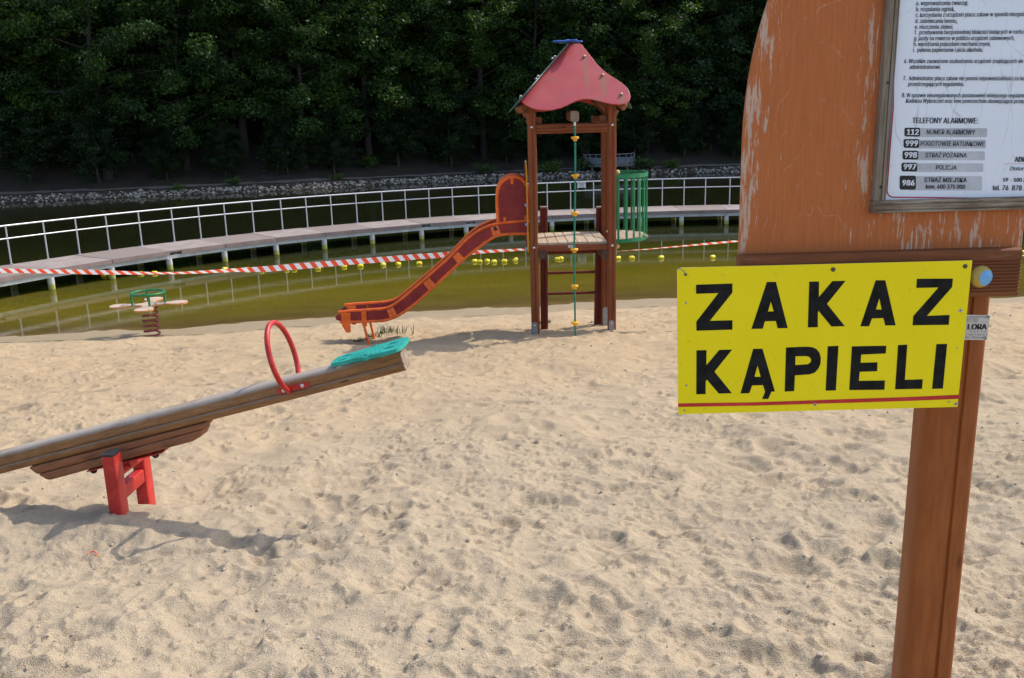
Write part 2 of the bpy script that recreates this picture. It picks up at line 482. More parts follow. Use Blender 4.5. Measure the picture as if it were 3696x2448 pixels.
    c = t.mix(1.0, c, t.ramp(t.noise(v, 150, 3, .8), [(0.30, 0.70), (0.5, 1.0), (0.72, 1.18)]), 'MULTIPLY')
    wa = t.n("Attribute", attribute_name="upper_beach").outputs["Fac"]
    c = t.mix(1.0, c, t.mix(wa, (1.05, 0.975, 0.87), (1.0, 1.0, 1.0)), 'MULTIPLY')
    da = t.n("Attribute", attribute_name="damp")
    wet = t.mix(mid, (0.235, 0.180, 0.108), (0.285, 0.220, 0.135))
    c = t.mix(da.outputs["Fac"], c, wet)
    t.color(c); t.set(0.95, 0, 0.15)
    t.l(t.math('SUBTRACT', 0.97, t.math('MULTIPLY', da.outputs["Fac"], 0.35)), t.b.inputs["Roughness"])
    hsum = t.math('ADD', t.math('MULTIPLY', g1, 0.55), t.math('ADD', t.math('MULTIPLY', g2, 0.5), t.math('MULTIPLY', t.noise(v, 40, 4, .65), 0.55)))
    dry_k = t.math('SUBTRACT', 1.0, t.math('MULTIPLY', da.outputs["Fac"], 0.85))
    nb = t.n("Bump"); nb.inputs["Distance"].default_value = 0.012
    t.l(t.math('MULTIPLY', dry_k, 0.95), nb.inputs["Strength"]); t.l(hsum, nb.inputs["Height"])
    t.l(nb.outputs[0], t.b.inputs["Normal"])
    me.materials.append(t.m)
    return o
sand = make_sand()

def sheet(name, xs, ys, zf, mat, kind="structure", attrs=None):
    X, Y = np.meshgrid(np.array(xs, float), np.array(ys, float)); Z = zf(X, Y)
    nr, nc = X.shape; idx = np.arange(nr * nc).reshape(nr, nc)
    q = np.stack([idx[:-1, :-1], idx[:-1, 1:], idx[1:, 1:], idx[1:, :-1]], -1).reshape(-1, 4)
    me = bpy.data.meshes.new(name)
    me.from_pydata(np.stack([X, Y, Z], -1).reshape(-1, 3).tolist(), [], q.tolist())
    me.polygons.foreach_set("use_smooth", [True] * len(q))
    for k, fn in (attrs or {}).items():
        a = me.attributes.new(k, 'FLOAT', 'POINT'); a.data.foreach_set("value", fn(X, Y).astype(np.float32).ravel())
    me.materials.append(mat); me.update()
    o = bpy.data.objects.new(name, me); COL.objects.link(o)
    if kind: tag(o, kind=kind)
    return o

# ------------------------------------------------------------------ lake water
def make_water():
    t = NT("lake_water"); nt = t.t
    tc = t.n("TexCoord"); mp = t.n("Mapping"); mp.inputs["Scale"].default_value = (0.55, 1.5, 1)
    t.l(tc.outputs["Object"], mp.inputs["Vector"])
    n1 = t.noise(mp.outputs[0], 3.2, 4, 0.6, 0.4); n2 = t.noise(mp.outputs[0], 11, 3, 0.55)
    n3 = t.noise(mp.outputs[0], 0.35, 2, 0.5)
    h = t.math('ADD', t.math('MULTIPLY', n1, 1.0), t.math('MULTIPLY', n2, 0.35))
    bp = t.n("Bump"); bp.inputs["Distance"].default_value = 0.02
    t.l(t.math('MULTIPLY', t.ramp(n3, [(0.3, 0.25), (0.7, 1.0)]), 0.055), bp.inputs["Strength"]); t.l(h, bp.inputs["Height"])
    d = t.n("Attribute", attribute_name="depth").outputs["Fac"]
    dn = t.math('DIVIDE', d, 3.0, True)
    murk = t.ramp(dn, [(0.0, (0.23, 0.165, 0.055)), (0.06, (0.175, 0.135, 0.022)), (0.17, (0.128, 0.103, 0.008)),
                       (0.33, (0.066, 0.062, 0.005)), (0.52, (0.018, 0.021, 0.005)), (0.8, (0.006, 0.008, 0.004))])
    fine = t.noise(t.coord("Object", (0.5, 2.2, 1)), 1.6, 5, 0.7)
    murk = t.mix(t.math('MULTIPLY', t.ramp(fine, [(0.35, 0.), (0.7, 1.)]), 0.35), murk, (0.035, 0.036, 0.006))
    dif = t.n("BsdfDiffuse"); t.l(murk, dif.inputs["Color"])
    tr = t.n("BsdfTransparent"); tr.inputs["Color"].default_value = (0.86, 0.80, 0.62, 1)
    op = t.ramp(t.math('DIVIDE', d, 0.5, True), [(0.0, 0.18), (0.25, 0.62), (0.7, 0.93), (1.0, 1.0)])
    m1 = t.n("MixShader"); t.l(op, m1.inputs[0]); t.l(tr.outputs[0], m1.inputs[1]); t.l(dif.outputs[0], m1.inputs[2])
    gl = t.n("BsdfGlossy"); gl.inputs["Roughness"].default_value = 0.04; t.l(bp.outputs[0], gl.inputs["Normal"])
    fr = t.n("Fresnel"); fr.inputs["IOR"].default_value = 1.33; t.l(bp.outputs[0], fr.inputs["Normal"])
    m2 = t.n("MixShader"); t.l(fr.outputs[0], m2.inputs[0]); t.l(m1.outputs[0], m2.inputs[1]); t.l(gl.outputs[0], m2.inputs[2])
    t.l(m2.outputs[0], t.out.inputs["Surface"])
    xs = np.concatenate([np.linspace(-130, -26, 20), np.linspace(-25, 25, 200), np.linspace(26, 130, 20)])
    ys = np.concatenate([np.linspace(13, 17, 6), np.linspace(17.1, 30, 130), np.linspace(30.5, 70, 60)])
    return sheet("water", xs, ys, lambda X, Y: np.zeros_like(X), t.m, attrs={"depth": lambda X, Y: np.clip(-beach_base(X, Y), 0, 5)})
make_water()

# thin green line of algae left along the edge of the damp sand
def make_algae():
    t = NT("algae"); t.color(t.mix(t.noise(t.coord(), 6, 3), (0.10, 0.11, 0.025), (0.20, 0.17, 0.07))); t.set(0.9)
    rng = random.Random(3); mb = MB()
    x = -14.0
    while x < 9:
        L = rng.uniform(0.05, 0.4)
        big = 1.0 if x < -6 else 0.55
        if rng.random() < (0.95 if x < -6.3 else 0.3):
            y = 17.72 * float(np.interp(x, _SX, _SY)) / 19.3 - 0.25 * float(rot_noise(np.array([x]), np.array([17.]), 1.7, 9)[0]) + rng.uniform(-.05, .05)
            w = rng.uniform(0.01, 0.045) * big; pts = []
            n = 5
            for sgn in (1, -1):
                for k in range(n + 1):
                    q = k / n if sgn > 0 else 1 - k / n
                    px = x + L * q; py = y + 0.03 * math.sin(px * 7) + sgn * w * math.sin(math.pi * (0.1 + 0.8 * q)) * rng.uniform(.5, 1.2)
                    pts.append((px, py, ground_z(px, py) + 0.006))
            mb.prism(pts, (0, 0, 0.003))
        x += L * rng.uniform(0.5, 1.3)
    o = mb.build("algae_line", t.m); tag(o, kind="stuff", label="thin green algae strip along the damp sand edge")
make_algae()

# ------------------------------------------------------------------ far bank, path, hill
def far_y(x): return np.interp(x, _FX, _FY)
def hill_z(X, Y):
    d = Y - far_y(X)
    z = np.interp(d, [-6, -1.5, 0, 0.9, 1.2, 2.8, 5.0, 12, 30, 60, 90], [-2.2, -0.45, 0.0, 0.36, 0.40, 0.43, 1.25, 4.8, 16.5, 33, 46])
    amp = np.clip((d - 4.2) / 4, 0, 1)
    return z + amp * (0.7 * rot_noise(X, Y, 4.5, 21) + 0.35 * rot_noise(X, Y, 1.4, 22)) + np.clip((d + 1) / 3, 0, 1) * 0.05 * rot_noise(X, Y, 0.6, 23)
def make_hill():
    t = NT("forest_soil"); v = t.coord()
    a = t.noise(v, 0.9, 5, 0.7); b = t.noise(v, 6, 4, 0.7)
    c = t.mix(t.ramp(a, [(0.35, 0.), (0.65, 1.)]), (0.018, 0.013, 0.008), (0.038, 0.026, 0.016))
    c = t.mix(t.math('MULTIPLY', t.ramp(b, [(0.5, 0.), (0.7, 1.)]), 0.5), c, (0.012, 0.020, 0.007))
    t.color(c); t.set(0.95); t.bump(b, 0.5, 0.1)
    xs = np.linspace(-130, 130, 300); ds = np.concatenate([np.linspace(-6, 9, 40), np.linspace(10, 90, 40)])
    me_xs, me_ds = np.meshgrid(xs, ds)
    Y = far_y(me_xs) + me_ds; Z = hill_z(me_xs, Y)
    nr, nc = Y.shape; idx = np.arange(nr * nc).reshape(nr, nc)
    q = np.stack([idx[:-1, :-1], idx[:-1, 1:], idx[1:, 1:], idx[1:, :-1]], -1).reshape(-1, 4)
    me = bpy.data.meshes.new("hill"); me.from_pydata(np.stack([me_xs, Y, Z], -1).reshape(-1, 3).tolist(), [], q.tolist())
    me.polygons.foreach_set("use_smooth", [True] * len(q)); me.materials.append(t.m)
    o = bpy.data.objects.new("hill", me); COL.objects.link(o); tag(o, kind="structure")
    # trodden path along the bank
    t = NT("path_gravel"); v = t.coord()
    t.color(t.mix(t.noise(v, 3, 5, .7), (0.09, 0.076, 0.06), (0.15, 0.13, 0.105))); t.set(0.95)
    xs = np.linspace(-100, 100, 400); ds = np.linspace(1.25, 2.75, 6)
    X, D = np.meshgrid(xs, ds); Y = far_y(X) + D + 0.15 * np.sin(X * .35); Z = hill_z(X, Y) + 0.03
    nr, nc = Y.shape; idx = np.arange(nr * nc).reshape(nr, nc)
    q = np.stack([idx[:-1, :-1], idx[:-1, 1:], idx[1:, 1:], idx[1:, :-1]], -1).reshape(-1, 4)
    me = bpy.data.meshes.new("path"); me.from_pydata(np.stack([X, Y, Z], -1).reshape(-1, 3).tolist(), [], q.tolist()); me.materials.append(t.m)
    o = bpy.data.objects.new("path", me); COL.objects.link(o); tag(o, kind="structure")
make_hill()

def make_riprap():
    rng = np.random.RandomState(11)
    t = NT("bank_stone"); v = t.coord()
    ca = t.n("Attribute", attribute_name="tone").outputs["Fac"]
    c = t.mix(ca, (0.04, 0.036, 0.028), (0.42, 0.385, 0.33))
    t.color(t.mix(t.math('MULTIPLY', t.noise(v, 5, 4, .7), 0.5), c, (0.15, 0.13, 0.10))); t.set(0.9)
    bm = bmesh.new(); bmesh.ops.create_icosphere(bm, subdivisions=1, radius=1); bm.verts.ensure_lookup_table()
    bv = np.array([v.co[:] for v in bm.verts]); bf = [tuple(v.index for v in f.verts) for f in bm.faces]; bm.free()
    vs, fs, tone = [], [], []
    for _ in range(2700):
        x = rng.uniform(-42, 42); d = rng.beta(1.3, 1.2) * 0.85 - 0.06
        if 6 < x < 13 and rng.rand() < 0.55: continue
        if rng.rand() < 0.5 * max(0, vnoise(np.array([x / 2.2]), np.array([0.5]), 31)[0]): continue
        y = float(far_y(x)) + d; z = float(hill_z(np.array([x]), np.array([y]))[0])
        r = rng.uniform(0.05, 0.12) * (1.3 if rng.rand() < .12 else 1)
        sc = r * rng.uniform(0.65, 1.25, 3); sc[2] *= 0.75
        p = bv * sc * rng.uniform(0.78, 1.15, (len(bv), 1))
        a = rng.uniform(0, 6.28); c_, s_ = math.cos(a), math.sin(a)
        p = np.stack([p[:, 0] * c_ - p[:, 1] * s_, p[:, 0] * s_ + p[:, 1] * c_, p[:, 2]], 1) + (x, y, z + 0.01)
        o = len(vs); vs += p.tolist(); fs += [tuple(i + o for i in f) for f in bf]; tone += [float(np.clip(rng.normal(0.55, 0.3), 0, 1))] * len(bv)
    me = bpy.data.meshes.new("bank_stones"); me.from_pydata(vs, [], fs); me.materials.append(t.m)
    a = me.attributes.new("tone", 'FLOAT', 'POINT'); a.data.foreach_set("value", tone)
    o = bpy.data.objects.new("bank_stones", me); COL.objects.link(o)
    tag(o, "pale broken stones lining the far bank at the waterline", kind="stuff")
make_riprap()

# ------------------------------------------------------------------ forest
def mat_leaf(name, lo, hi, trans):
    t = NT(name)
    a = t.n("Attribute", attribute_name="tone").outputs["Fac"]
    c = t.mix(a, lo, hi); t.color(c); t.set(0.55, 0, 0.35)
    tl = t.n("BsdfTranslucent"); t.l(t.mix(1.0, c, trans, 'MULTIPLY'), tl.inputs["Color"])
    mx = t.n("MixShader"); mx.inputs[0].default_value = 0.3
    t.l(t.b.outputs[0], mx.inputs[1]); t.l(tl.outputs[0], mx.inputs[2]); t.l(mx.outputs[0], t.out.inputs["Surface"])
    return t.m
LEAF = [mat_leaf("leaf_dark", (0.014, 0.038, 0.010), (0.068, 0.125, 0.024), (1.3, 1.5, 0.5)),
        mat_leaf("leaf_mid", (0.020, 0.050, 0.009), (0.100, 0.165, 0.026), (1.4, 1.6, 0.5)),
        mat_leaf("leaf_blue", (0.014, 0.036, 0.014), (0.062, 0.108, 0.036), (1.1, 1.4, 0.7)),
        mat_leaf("leaf_shaded", (0.008, 0.022, 0.007), (0.032, 0.062, 0.015), (1.2, 1.4, 0.5))]  # last one is a darker copy: shade under the canopy put into its colour
t = NT("bark"); v_ = t.coord("Object", (1, 1, .2))
t.color(t.mix(t.noise(v_, 9, 5, .7), (0.022, 0.018, 0.014), (0.06, 0.05, 0.04))); t.set(0.95); t.bump(t.noise(v_, 14, 4), 0.6, 0.03)
BARK = t.m

def leaf_mesh(name, clumps, rng, mat, size=(0.12, 0.2), per=90):
    """leaf-sized folded faces scattered through ellipsoidal clumps (centre, radii, tone)"""
    C, T = [], []
    for (c, r, tone) in clumps:
        n = int(per * (r[0] * r[1] * r[2]) ** (1 / 1.5) / 0.55)
        d = rng.normal(size=(n, 3)); d /= np.linalg.norm(d, axis=1)[:, None]
        d *= (rng.uniform(0.35, 1.0, (n, 1)) ** 0.5) * (1 + 0.25 * rng.normal(size=(n, 1)))
        C.append(np.array(c) + d * np.array(r)); T.append(np.clip(tone + rng.normal(0, 0.16, n), 0, 1))
    C = np.concatenate(C); T = np.concatenate(T); n = len(C)
    nrm = rng.normal(size=(n, 3)); nrm[:, 2] = np.abs(nrm[:, 2]) + 0.5; nrm /= np.linalg.norm(nrm, axis=1)[:, None]
    a = np.cross(nrm, rng.normal(size=(n, 3))); a /= np.linalg.norm(a, axis=1)[:, None]; b = np.cross(nrm, a)
    s = rng.uniform(size[0], size[1], (n, 1)); a = a * s; b = b * s * 0.62
    vs = np.stack([C - a, C + b * 0.9 - a * 0.1 - nrm * s * .12, C + a, C - b * 0.9 - a * 0.1 - nrm * s * .12], 1).reshape(-1, 3)
    me = bpy.data.meshes.new(name)
    me.vertices.add(4 * n); me.vertices.foreach_set("co", vs.astype(np.float32).ravel())
    li = np.arange(4 * n, dtype=np.int32)
    me.loops.add(4 * n); me.loops.foreach_set("vertex_index", li)
    me.polygons.add(n); me.polygons.foreach_set("loop_start", np.arange(0, 4 * n, 4, dtype=np.int32))
    at = me.attributes.new("tone", 'FLOAT', 'POINT'); at.data.foreach_set("value", np.repeat(T, 4).astype(np.float32))
    me.materials.append(mat); me.update(calc_edges=True)
    return me

def tree_meshes(seed, H, R, base, mat, lean=0.0):
    rng = np.random.RandomState(seed); mb = MB()
    tr = 0.012 * H + 0.05
    path = [(0.35 * math.sin(k * .9 + seed) * k / 10 + lean * k / 10, 0.25 * math.cos(k * .7 + seed) * k / 10, H * 0.86 * k / 10) for k in range(11)]
    path[0] = (path[0][0], path[0][1], -0.8)
    mb.tube(path, [tr * (1.45 if k == 0 else 1.0) * (1 - 0.085 * k) for k in range(11)], 9)
    clumps = []
    nl = 30
    for k in range(nl):
        f = (k + rng.uniform(0, .8)) / nl
        z0 = base + (H * 0.86 - base) * f * 0.96
        q = (z0 - base) / (H - base)
        ln = R * (0.55 + 0.75 * math.sin(math.pi * min(1, 0.18 + q * 0.80))) * rng.uniform(0.7, 1.1)
        az = k * 2.4 + rng.uniform(-.5, .5)
        i = min(9, int(z0 / (H * .86) * 10)); st = np.array(path[i]); st[2] = z0
        en = st + np.array([math.cos(az) * ln, math.sin(az) * ln, ln * rng.uniform(0.05, 0.45)])
        md = (st + en) / 2 + (0, 0, ln * 0.1)
        mb.tube([st, md, en], [tr * 0.34 * (1 - .6 * q), tr * 0.2 * (1 - .5 * q), 0.012], 5)
        m = 3 + int(ln * 1.3)
        for j in range(m):
            g = (j + 0.6) / m * 0.85 + 0.2
            p = st + (en - st) * g + rng.normal(0, 0.28, 3) * (0.5 + ln * .2)
            s = rng.uniform(0.42, 0.85)
            clumps.append((p, (s, s, s * rng.uniform(0.45, 0.7)), np.clip(rng.normal(0.45, 0.2), 0, 1)))
    for k in range(9):
        p = np.array(path[-1]) + rng.normal(0, 1, 3) * (R * .3, R * .3, H * .05) + (0, 0, H * .07)
        clumps.append((p, (0.8, 0.8, 0.6), 0.55))
    return mb, leaf_mesh("crown", clumps, rng, mat, (0.075, 0.145), 185)

def make_forest():
    rng = random.Random(5)
    protos = []
    for seed, H, R, base, mi in ((1, 15, 3.3, 1.5, 0), (2, 17, 3.8, 2.0, 1), (3, 13, 3.2, 1.0, 2), (4, 18, 3.6, 3.0, 0), (5, 14, 3.9, 1.2, 1), (6, 10, 3.0, 0.8, 3)):
        mb, crown = tree_meshes(seed, H, R, base, LEAF[mi])
        protos.append((mb, crown, H))
    trunks = {}
    used = []
    def plant(x, d, k, sc, rz, label):
        mb, crown, H = protos[k]
        y = float(far_y(x)) + d; z = float(hill_z(np.array([x]), np.array([y]))[0])
        o = thing("forest_tree", (x, y, z), label, "tree", "trees of the dark wood across the lake")
        if k not in trunks:
            tk = MB(); tk.v = mb.v; tk.f = mb.f; tk.m = mb.m
            q = tk.build("trunk", BARK, None, smooth=True); trunks[k] = q.data; q.parent = o
        else:
            q = bpy.data.objects.new("trunk", trunks[k]); COL.objects.link(q); q.parent = o
        c = bpy.data.objects.new("crown", crown); COL.objects.link(c); c.parent = o
        o.rotation_euler = (0, 0, rz); o.scale = (sc, sc, sc * rng.uniform(.92, 1.08))
        return o
    FOREST_ROWS(plant, rng)
    # undergrowth
    sr = np.random.RandomState(77)
    cl = [(sr.normal(0, 1, 3) * (.6, .5, .25) + (0, 0, .6), (.45, .45, .35), sr.uniform(.2, .8)) for _ in range(16)]
    bush = [leaf_mesh("foliage", cl, sr, LEAF[1], (0.07, 0.13), 130), leaf_mesh("foliage", cl, sr, LEAF[0], (0.07, 0.13), 130)]
    stem = MB()
    for k in range(7):
        a = k * .9; stem.tube([(0.05 * math.cos(a), 0.05 * math.sin(a), -.2), (.3 * math.cos(a), .3 * math.sin(a), .5), (.55 * math.cos(a), .5 * math.sin(a), .95)], [.02, .015, .006], 5)
    SHRUBS(bush, stem, rng)

TREE_WORDS = [("slender dark tree", 0), ("broad leafy tree", 1), ("low bushy blue-green tree", 2), ("tall dark tree", 3), ("wide mid-green tree", 4), ("small dense tree", 5)]
def FOREST_ROWS(plant, rng):
    def place(x):
        if x < -26: return "at the wood's left edge"
        if x < -17: return "behind the boardwalk's left end"
        if x < -9: return "above the rail's left third"
        if x < -2: return "left of the slide hood"
        if x < 4: return "behind the play tower"
        if x < 9: return "above the viewing platform"
        if x < 16: return "between basket and notice board"
        return "behind the notice board"
    cnt = {}
    rows = [(4.0, 3.4, "front fringe"), (5.2, 4.0, "front row"), (7.2, 4.0, "second row"), (11.5, 4.4, "third row"), (17, 5.0, "fourth row"), (24, 6.0, "back row")]
    ordn = ["first", "second", "third", "fourth", "fifth", "sixth"]
    for ri, (d, step, rn) in enumerate(rows):
        ext = 31 + ri * 4
        x = -ext + rng.uniform(0, 2)
        items = []
        while x < 36 + ri * 3:
            items.append((x, d + rng.uniform(-1.3, 1.3) * (.3 if ri == 0 else 1), 5 if ri == 0 else rng.choice((0, 2, 0, 2, 3, 1)) if ri == 1 else rng.randrange(6), rng.uniform(0.85, 1.15) * (rng.uniform(.32, .6) if ri == 0 else 1), rng.uniform(0, 6.28)))  # front two rows take darker leaves in place of canopy shade
            x += step * rng.uniform(0.8, 1.2)
        for i, (x, dd, k, sc, rz) in enumerate(items):
            pl = place(x); key = (ri, pl); cnt[key] = cnt.get(key, 0) + 1
            plant(x, dd, k, sc, rz, f"{TREE_WORDS[k][0]} {pl}, {ordn[cnt[key]-1]} from left, {rn}")
def SHRUBS(bush, stem, rng):
    spots = [(-22, 5.2, 1.0, 'left of the rail posts'), (-15.2, 4.6, 1.2, 'above the boardwalk bend'), (-9.6, 4.4, .9, 'at the path edge'), (-4.8, 4.8, 1.1, 'left of the slide hood'),
             (-20.3, .7, .45, 'among pale stones at left'), (-17.3, 1.5, .5, 'among pale stones by the path'), (-11.2, 1.6, .45, 'in the middle of the stones'), (-1.6, 1.2, .7, 'on the stones left of the slide'),
             (3.0, 1.0, .8, 'on the bank behind the tower'), (5.6, 1.2, .9, 'left of the platform posts'), (7.4, 0.8, .9, 'under the viewing platform'), (9.6, 1.1, .8, 'between platform and basket'), (11.6, 1.3, .6, 'right of the viewing platform'),
             (-27, 5.0, 1.1, 'at the left edge'), (13.5, 4.9, 1.2, 'right of the viewing platform by the path'), (18.5, 5.0, 1.1, 'near the notice board edge')]
    sm = None
    for i, (x, d, s, w) in enumerate(spots):
        y = float(far_y(x)) + d; z = float(hill_z(np.array([x]), np.array([y]))[0])
        o = thing("shrub", (x, y, z), f"{'low green weed clump' if s < .75 else 'leafy green shrub'} on the far bank {w}", "shrub", "shrubs along the far bank")
        if sm is None:
            q = stem.build("stem", BARK, None); sm = q.data; q.parent = o
        else:
            q = bpy.data.objects.new("stem", sm); COL.objects.link(q); q.parent = o
        c = bpy.data.objects.new("foliage", bush[i % 2]); COL.objects.link(c); c.parent = o
        o.scale = (s * 1.2, s, s * .8); o.rotation_euler = (0, 0, rng.uniform(0, 6))
make_forest()

# ------------------------------------------------------------------ flat plates with holes, lettering
def fill2d(outer, holes=()):
    bm = bmesh.new(); edges = []
    for lp in [outer] + list(holes):
        vs = [bm.verts.new((p[0], p[1], 0)) for p in lp]
        edges += [bm.edges.new((vs[i], vs[(i + 1) % len(vs)])) for i in range(len(vs))]
    bmesh.ops.triangle_fill(bm, use_beauty=True, edges=edges)
    bm.verts.index_update()
    pts = [tuple(v.co[:2]) for v in bm.verts]; tris = [tuple(v.index for v in f.verts) for f in bm.faces]
    bm.free(); return pts, tris
def plate(mb, outer, holes, fn, t, mat=0, side=None):
    """2-D outline with holes mapped by fn(u, v) to the world and thickened by vector t"""
    pts, tris = fill2d(outer, holes); t = V(t)
    P = [V(fn(*p)) for p in pts]; n = len(P)
    mb.add(P + [p + t for p in P], tris + [tuple(i + n for i in f)[::-1] for f in tris], mat)
    for lp in [outer] + list(holes):
        Q = [V(fn(*p)) for p in lp]; m = len(Q)
        mb.add(Q + [q + t for q in Q], [(i, (i + 1) % m, (i + 1) % m + m, i + m) for i in range(m)], mat if side is None else side)
try:                                                    # Blender's own bundled sans serif
    FONT = bpy.data.fonts.load(bpy.utils.system_resource('DATAFILES', path="fonts") + "/Inter.woff2")
except Exception:
    FONT = None
_txt = {}
def text2d(s, bold=0.0):
    k = (s, bold)
    if k in _txt: return _txt[k]
    cu = bpy.data.curves.new("lettering", 'FONT'); cu.body = s; cu.offset = bold * .5; cu.font = FONT or cu.font; cu.resolution_u = 3
    o = bpy.data.objects.new("lettering", cu); COL.objects.link(o)
    bpy.context.view_layer.update()
    me = o.to_mesh()
    vs = np.array([v.co[:2] for v in me.vertices]); fs = [tuple(p.vertices) for p in me.polygons]
    o.to_mesh_clear(); bpy.data.objects.remove(o); bpy.data.curves.remove(cu)
    _txt[k] = (vs, fs); return _txt[k]
def put_text(mb, s, p0, p1, cap, bold=0.0, out=(0, -0.0006, 0), mat=0, slant=0.0):
    """lettering fitted between two world points on the baseline, cap height in metres"""
    vs, fs = text2d(s, bold)
    x0, x1 = vs[:, 0].min(), vs[:, 0].max()
    p0, p1 = V(p0), V(p1); e = p1 - p0
    ch = float(text2d('H')[0][:, 1].max())
    P = [p0 + e * ((x + slant * y - x0) / (x1 - x0)) + np.array([0, 0, 1.0]) * (y / ch * cap) + V(out) for x, y in vs]
    mb.add(P, fs, mat)

# ------------------------------------------------------------------ boardwalk
FEET = [(39,955),(172,935),(290,919),(397,904),(516,889),(625,873),(724,862),(819,852),(923,842),(1023,831),(1112,822),(1197,813),(1292,806),(1383,798),(1468,792),(1550,785),(1640,781),(1727,773),(1975,760),(2061,757),(2140,752),(2388,744),(2468,743),(2546,742),(2633,740)]
DZ = 0.55
_ft = np.array([at_z(x, y, DZ)[:2] for x, y in FEET])
_A = np.c_[2 * _ft, np.ones(len(_ft))]
_s = np.linalg.lstsq(_A, (_ft ** 2).sum(1), rcond=None)[0]
PC = _s[:2]; PR = math.sqrt(_s[2] + PC @ PC)
def arc(a, r, z): return np.array([PC[0] + r * math.sin(a), PC[1] + r * math.cos(a), z])   # angle from +Y towards +X
_fa = np.sort([math.atan2(p[0] - PC[0], p[1] - PC[1]) for p in _ft])
print("boardwalk circle", PC, PR, "step", np.diff(_fa) * PR)
def make_boardwalk():
    root = thing("boardwalk", (float(_ft[8][0]), float(_ft[8][1]), 0), "curved brown plank boardwalk on white piles with galvanised railing over the lake", "boardwalk")
    t = NT("deck_boards"); v = t.coord("Object", (1, 1, 1)); n = t.noise(v, 2.0, 4, .6); n2 = t.noise(v, 18, 4, .7)
    w = t.n("TexWave"); w.wave_type = 'BANDS'; w.inputs["Scale"].default_value = 5.0; w.inputs["Distortion"].default_value = 0.15
    t.l(v, w.inputs["Vector"])
    c = t.mix(n, (0.17, 0.130, 0.112), (0.25, 0.200, 0.175)); c = t.mix(t.math('MULTIPLY', n2, .4), c, (0.29, 0.245, 0.215))
    c = t.mix(t.ramp(w.outputs["Fac"], [(0.02, 0.6), (0.1, 0.0)]), c, (0.05, 0.035, 0.03))
    t.color(c); t.set(0.75, 0, .3); deck_m = t.m; deck_l = mat_paint('deck_boards_bleached', (0.245, 0.20, 0.178), 0.75, (0.40, 0.33, 0.30), 0.5, 2)
    fas_m = mat_paint('fascia_brown', (0.21, 0.15, 0.132), 0.7, (0.34, 0.29, 0.26), 0.4, 3)
    frame_m = mat_paint('frame_steel', (0.40, 0.41, 0.38), 0.6, (0.2, 0.2, 0.16), 0.6, 4)
    t = NT("pile"); v = t.coord(); sp = t.n("SeparateXYZ"); t.l(v, sp.inputs[0])
    nz = t.math('ADD', sp.outputs[2], t.math('MULTIPLY', t.noise(v, 9, 3), 0.06))
    c = t.ramp(t.math('ADD', t.math('MULTIPLY', nz, 1.0), 0.5), [(0.5, (0.05, 0.05, 0.02)), (0.56, (0.32, 0.31, 0.05)), (0.66, (0.36, 0.33, 0.10)), (0.70, (0.48, 0.46, 0.42)), (1.0, (0.55, 0.53, 0.5))])
    t.color(c); t.set(0.7); pile_m = t.m
    grate = mat_paint('dark_grating', (0.03, 0.03, 0.03), 0.6)
    W = 1.93
    a = list(_fa); step = 0.985 / PR
    # fill the gap hidden by the tower, extend both ways
    full = [a[0]]
    for q in a[1:]:
        gap = q - full[-1]; k = max(1, round(gap / step))
        p0 = full[-1]
        for i in range(1, k + 1): full.append(p0 + gap * i / k)
    for _ in range(4): full.insert(0, full[0] - step)
    for _ in range(13): full.append(full[-1] + step)
    pil_px = [(118, 998), (343, 961), (565, 930), (760, 901), (953, 878), (1129, 858), (1308, 841), (1474, 821), (1645, 810), (1800, 796), (1960, 790), (2118, 779), (2283, 773), (2436, 770), (2599, 764)]
    pa = []
    for x, y in pil_px:
        p = at_z(x, y, 0.30); pa.append(math.atan2(p[0] - PC[0], p[1] - PC[1]))
    pa = sorted(pa); ps = float(np.median(np.diff(pa)))
    joints = [pa[0] - 2 * ps, pa[0] - ps] + pa + [pa[-1] + ps * k for k in range(1, 6)]
    ri = PR - W + 0.12
    gaps = {4: 0.2, 9: 0.18, 10: 0.18, 1: .15}
    for i in range(len(joints) - 1):
        a0, a1 = joints[i], joints[i + 1]; g = gaps.get(i, 0.0) * (a1 - a0)
        mb = MB(); q0 = a0 + 0.0004 + g
        ao, ai = a0 + .0004, a1 - 0.0004
        zt = DZ + 0.004 * math.sin(i * 2.3)
        mb.prism([arc(ao, ri, zt), arc(ai, ri, zt), arc(ai, PR + 0.08, zt), arc(ao, PR + 0.08, zt)], (0, 0, -0.05))
        mb.build("deck_panel", deck_m if i % 2 else deck_l, root, bevel=0.004)
        ao = q0; mb = MB(); mb.prism([arc(ao, ri - 0.004, zt - .006), arc(ai, ri - 0.004, zt - .006), arc(ai, ri - 0.03, zt - .006), arc(ao, ri - 0.03, zt - .006)], (0, 0, -0.115))
        mb.build("fascia", fas_m, root)
        mb = MB()
        for rr in (ri + 0.02, PR - 0.08):
            mb.prism([arc(a0, rr, .425), arc(a1 - .0003, rr, .425), arc(a1 - .0003, rr + .06, .425), arc(a0, rr + .06, .425)], (0, 0, -0.105))
        for k in range(4):
            q = a0 + (a1 - a0) * (k + .5) / 4; e = unit(arc(q, PR, 0) - arc(q, ri, 0))
            mb.box((arc(q, ri, .46) + arc(q, PR, .46)) / 2, (PR - ri - .12, .05, .06), e, np.cross((0, 0, 1), e), (0, 0, 1))
        mb.build("support_frame", frame_m, root)
        if g:
            mb = MB(); mb.prism([arc(a0, ri + .001, .498), arc(q0 - .0005, ri + .001, .498), arc(q0 - .0005, ri + .1, .498), arc(a0, ri + .1, .498)], (0, 0, -0.03)); mb.build("grating", grate, root)
        for rr in (ri + 0.07, PR - 0.06):
            mb = MB(); p = arc(a0, rr, 0); mb.tube([p + (0, 0, -3.2), p + (0, 0, .318)], .085, 14); mb.build("pile", pile_m, root, smooth=True, auto=40)
    rail = MB()
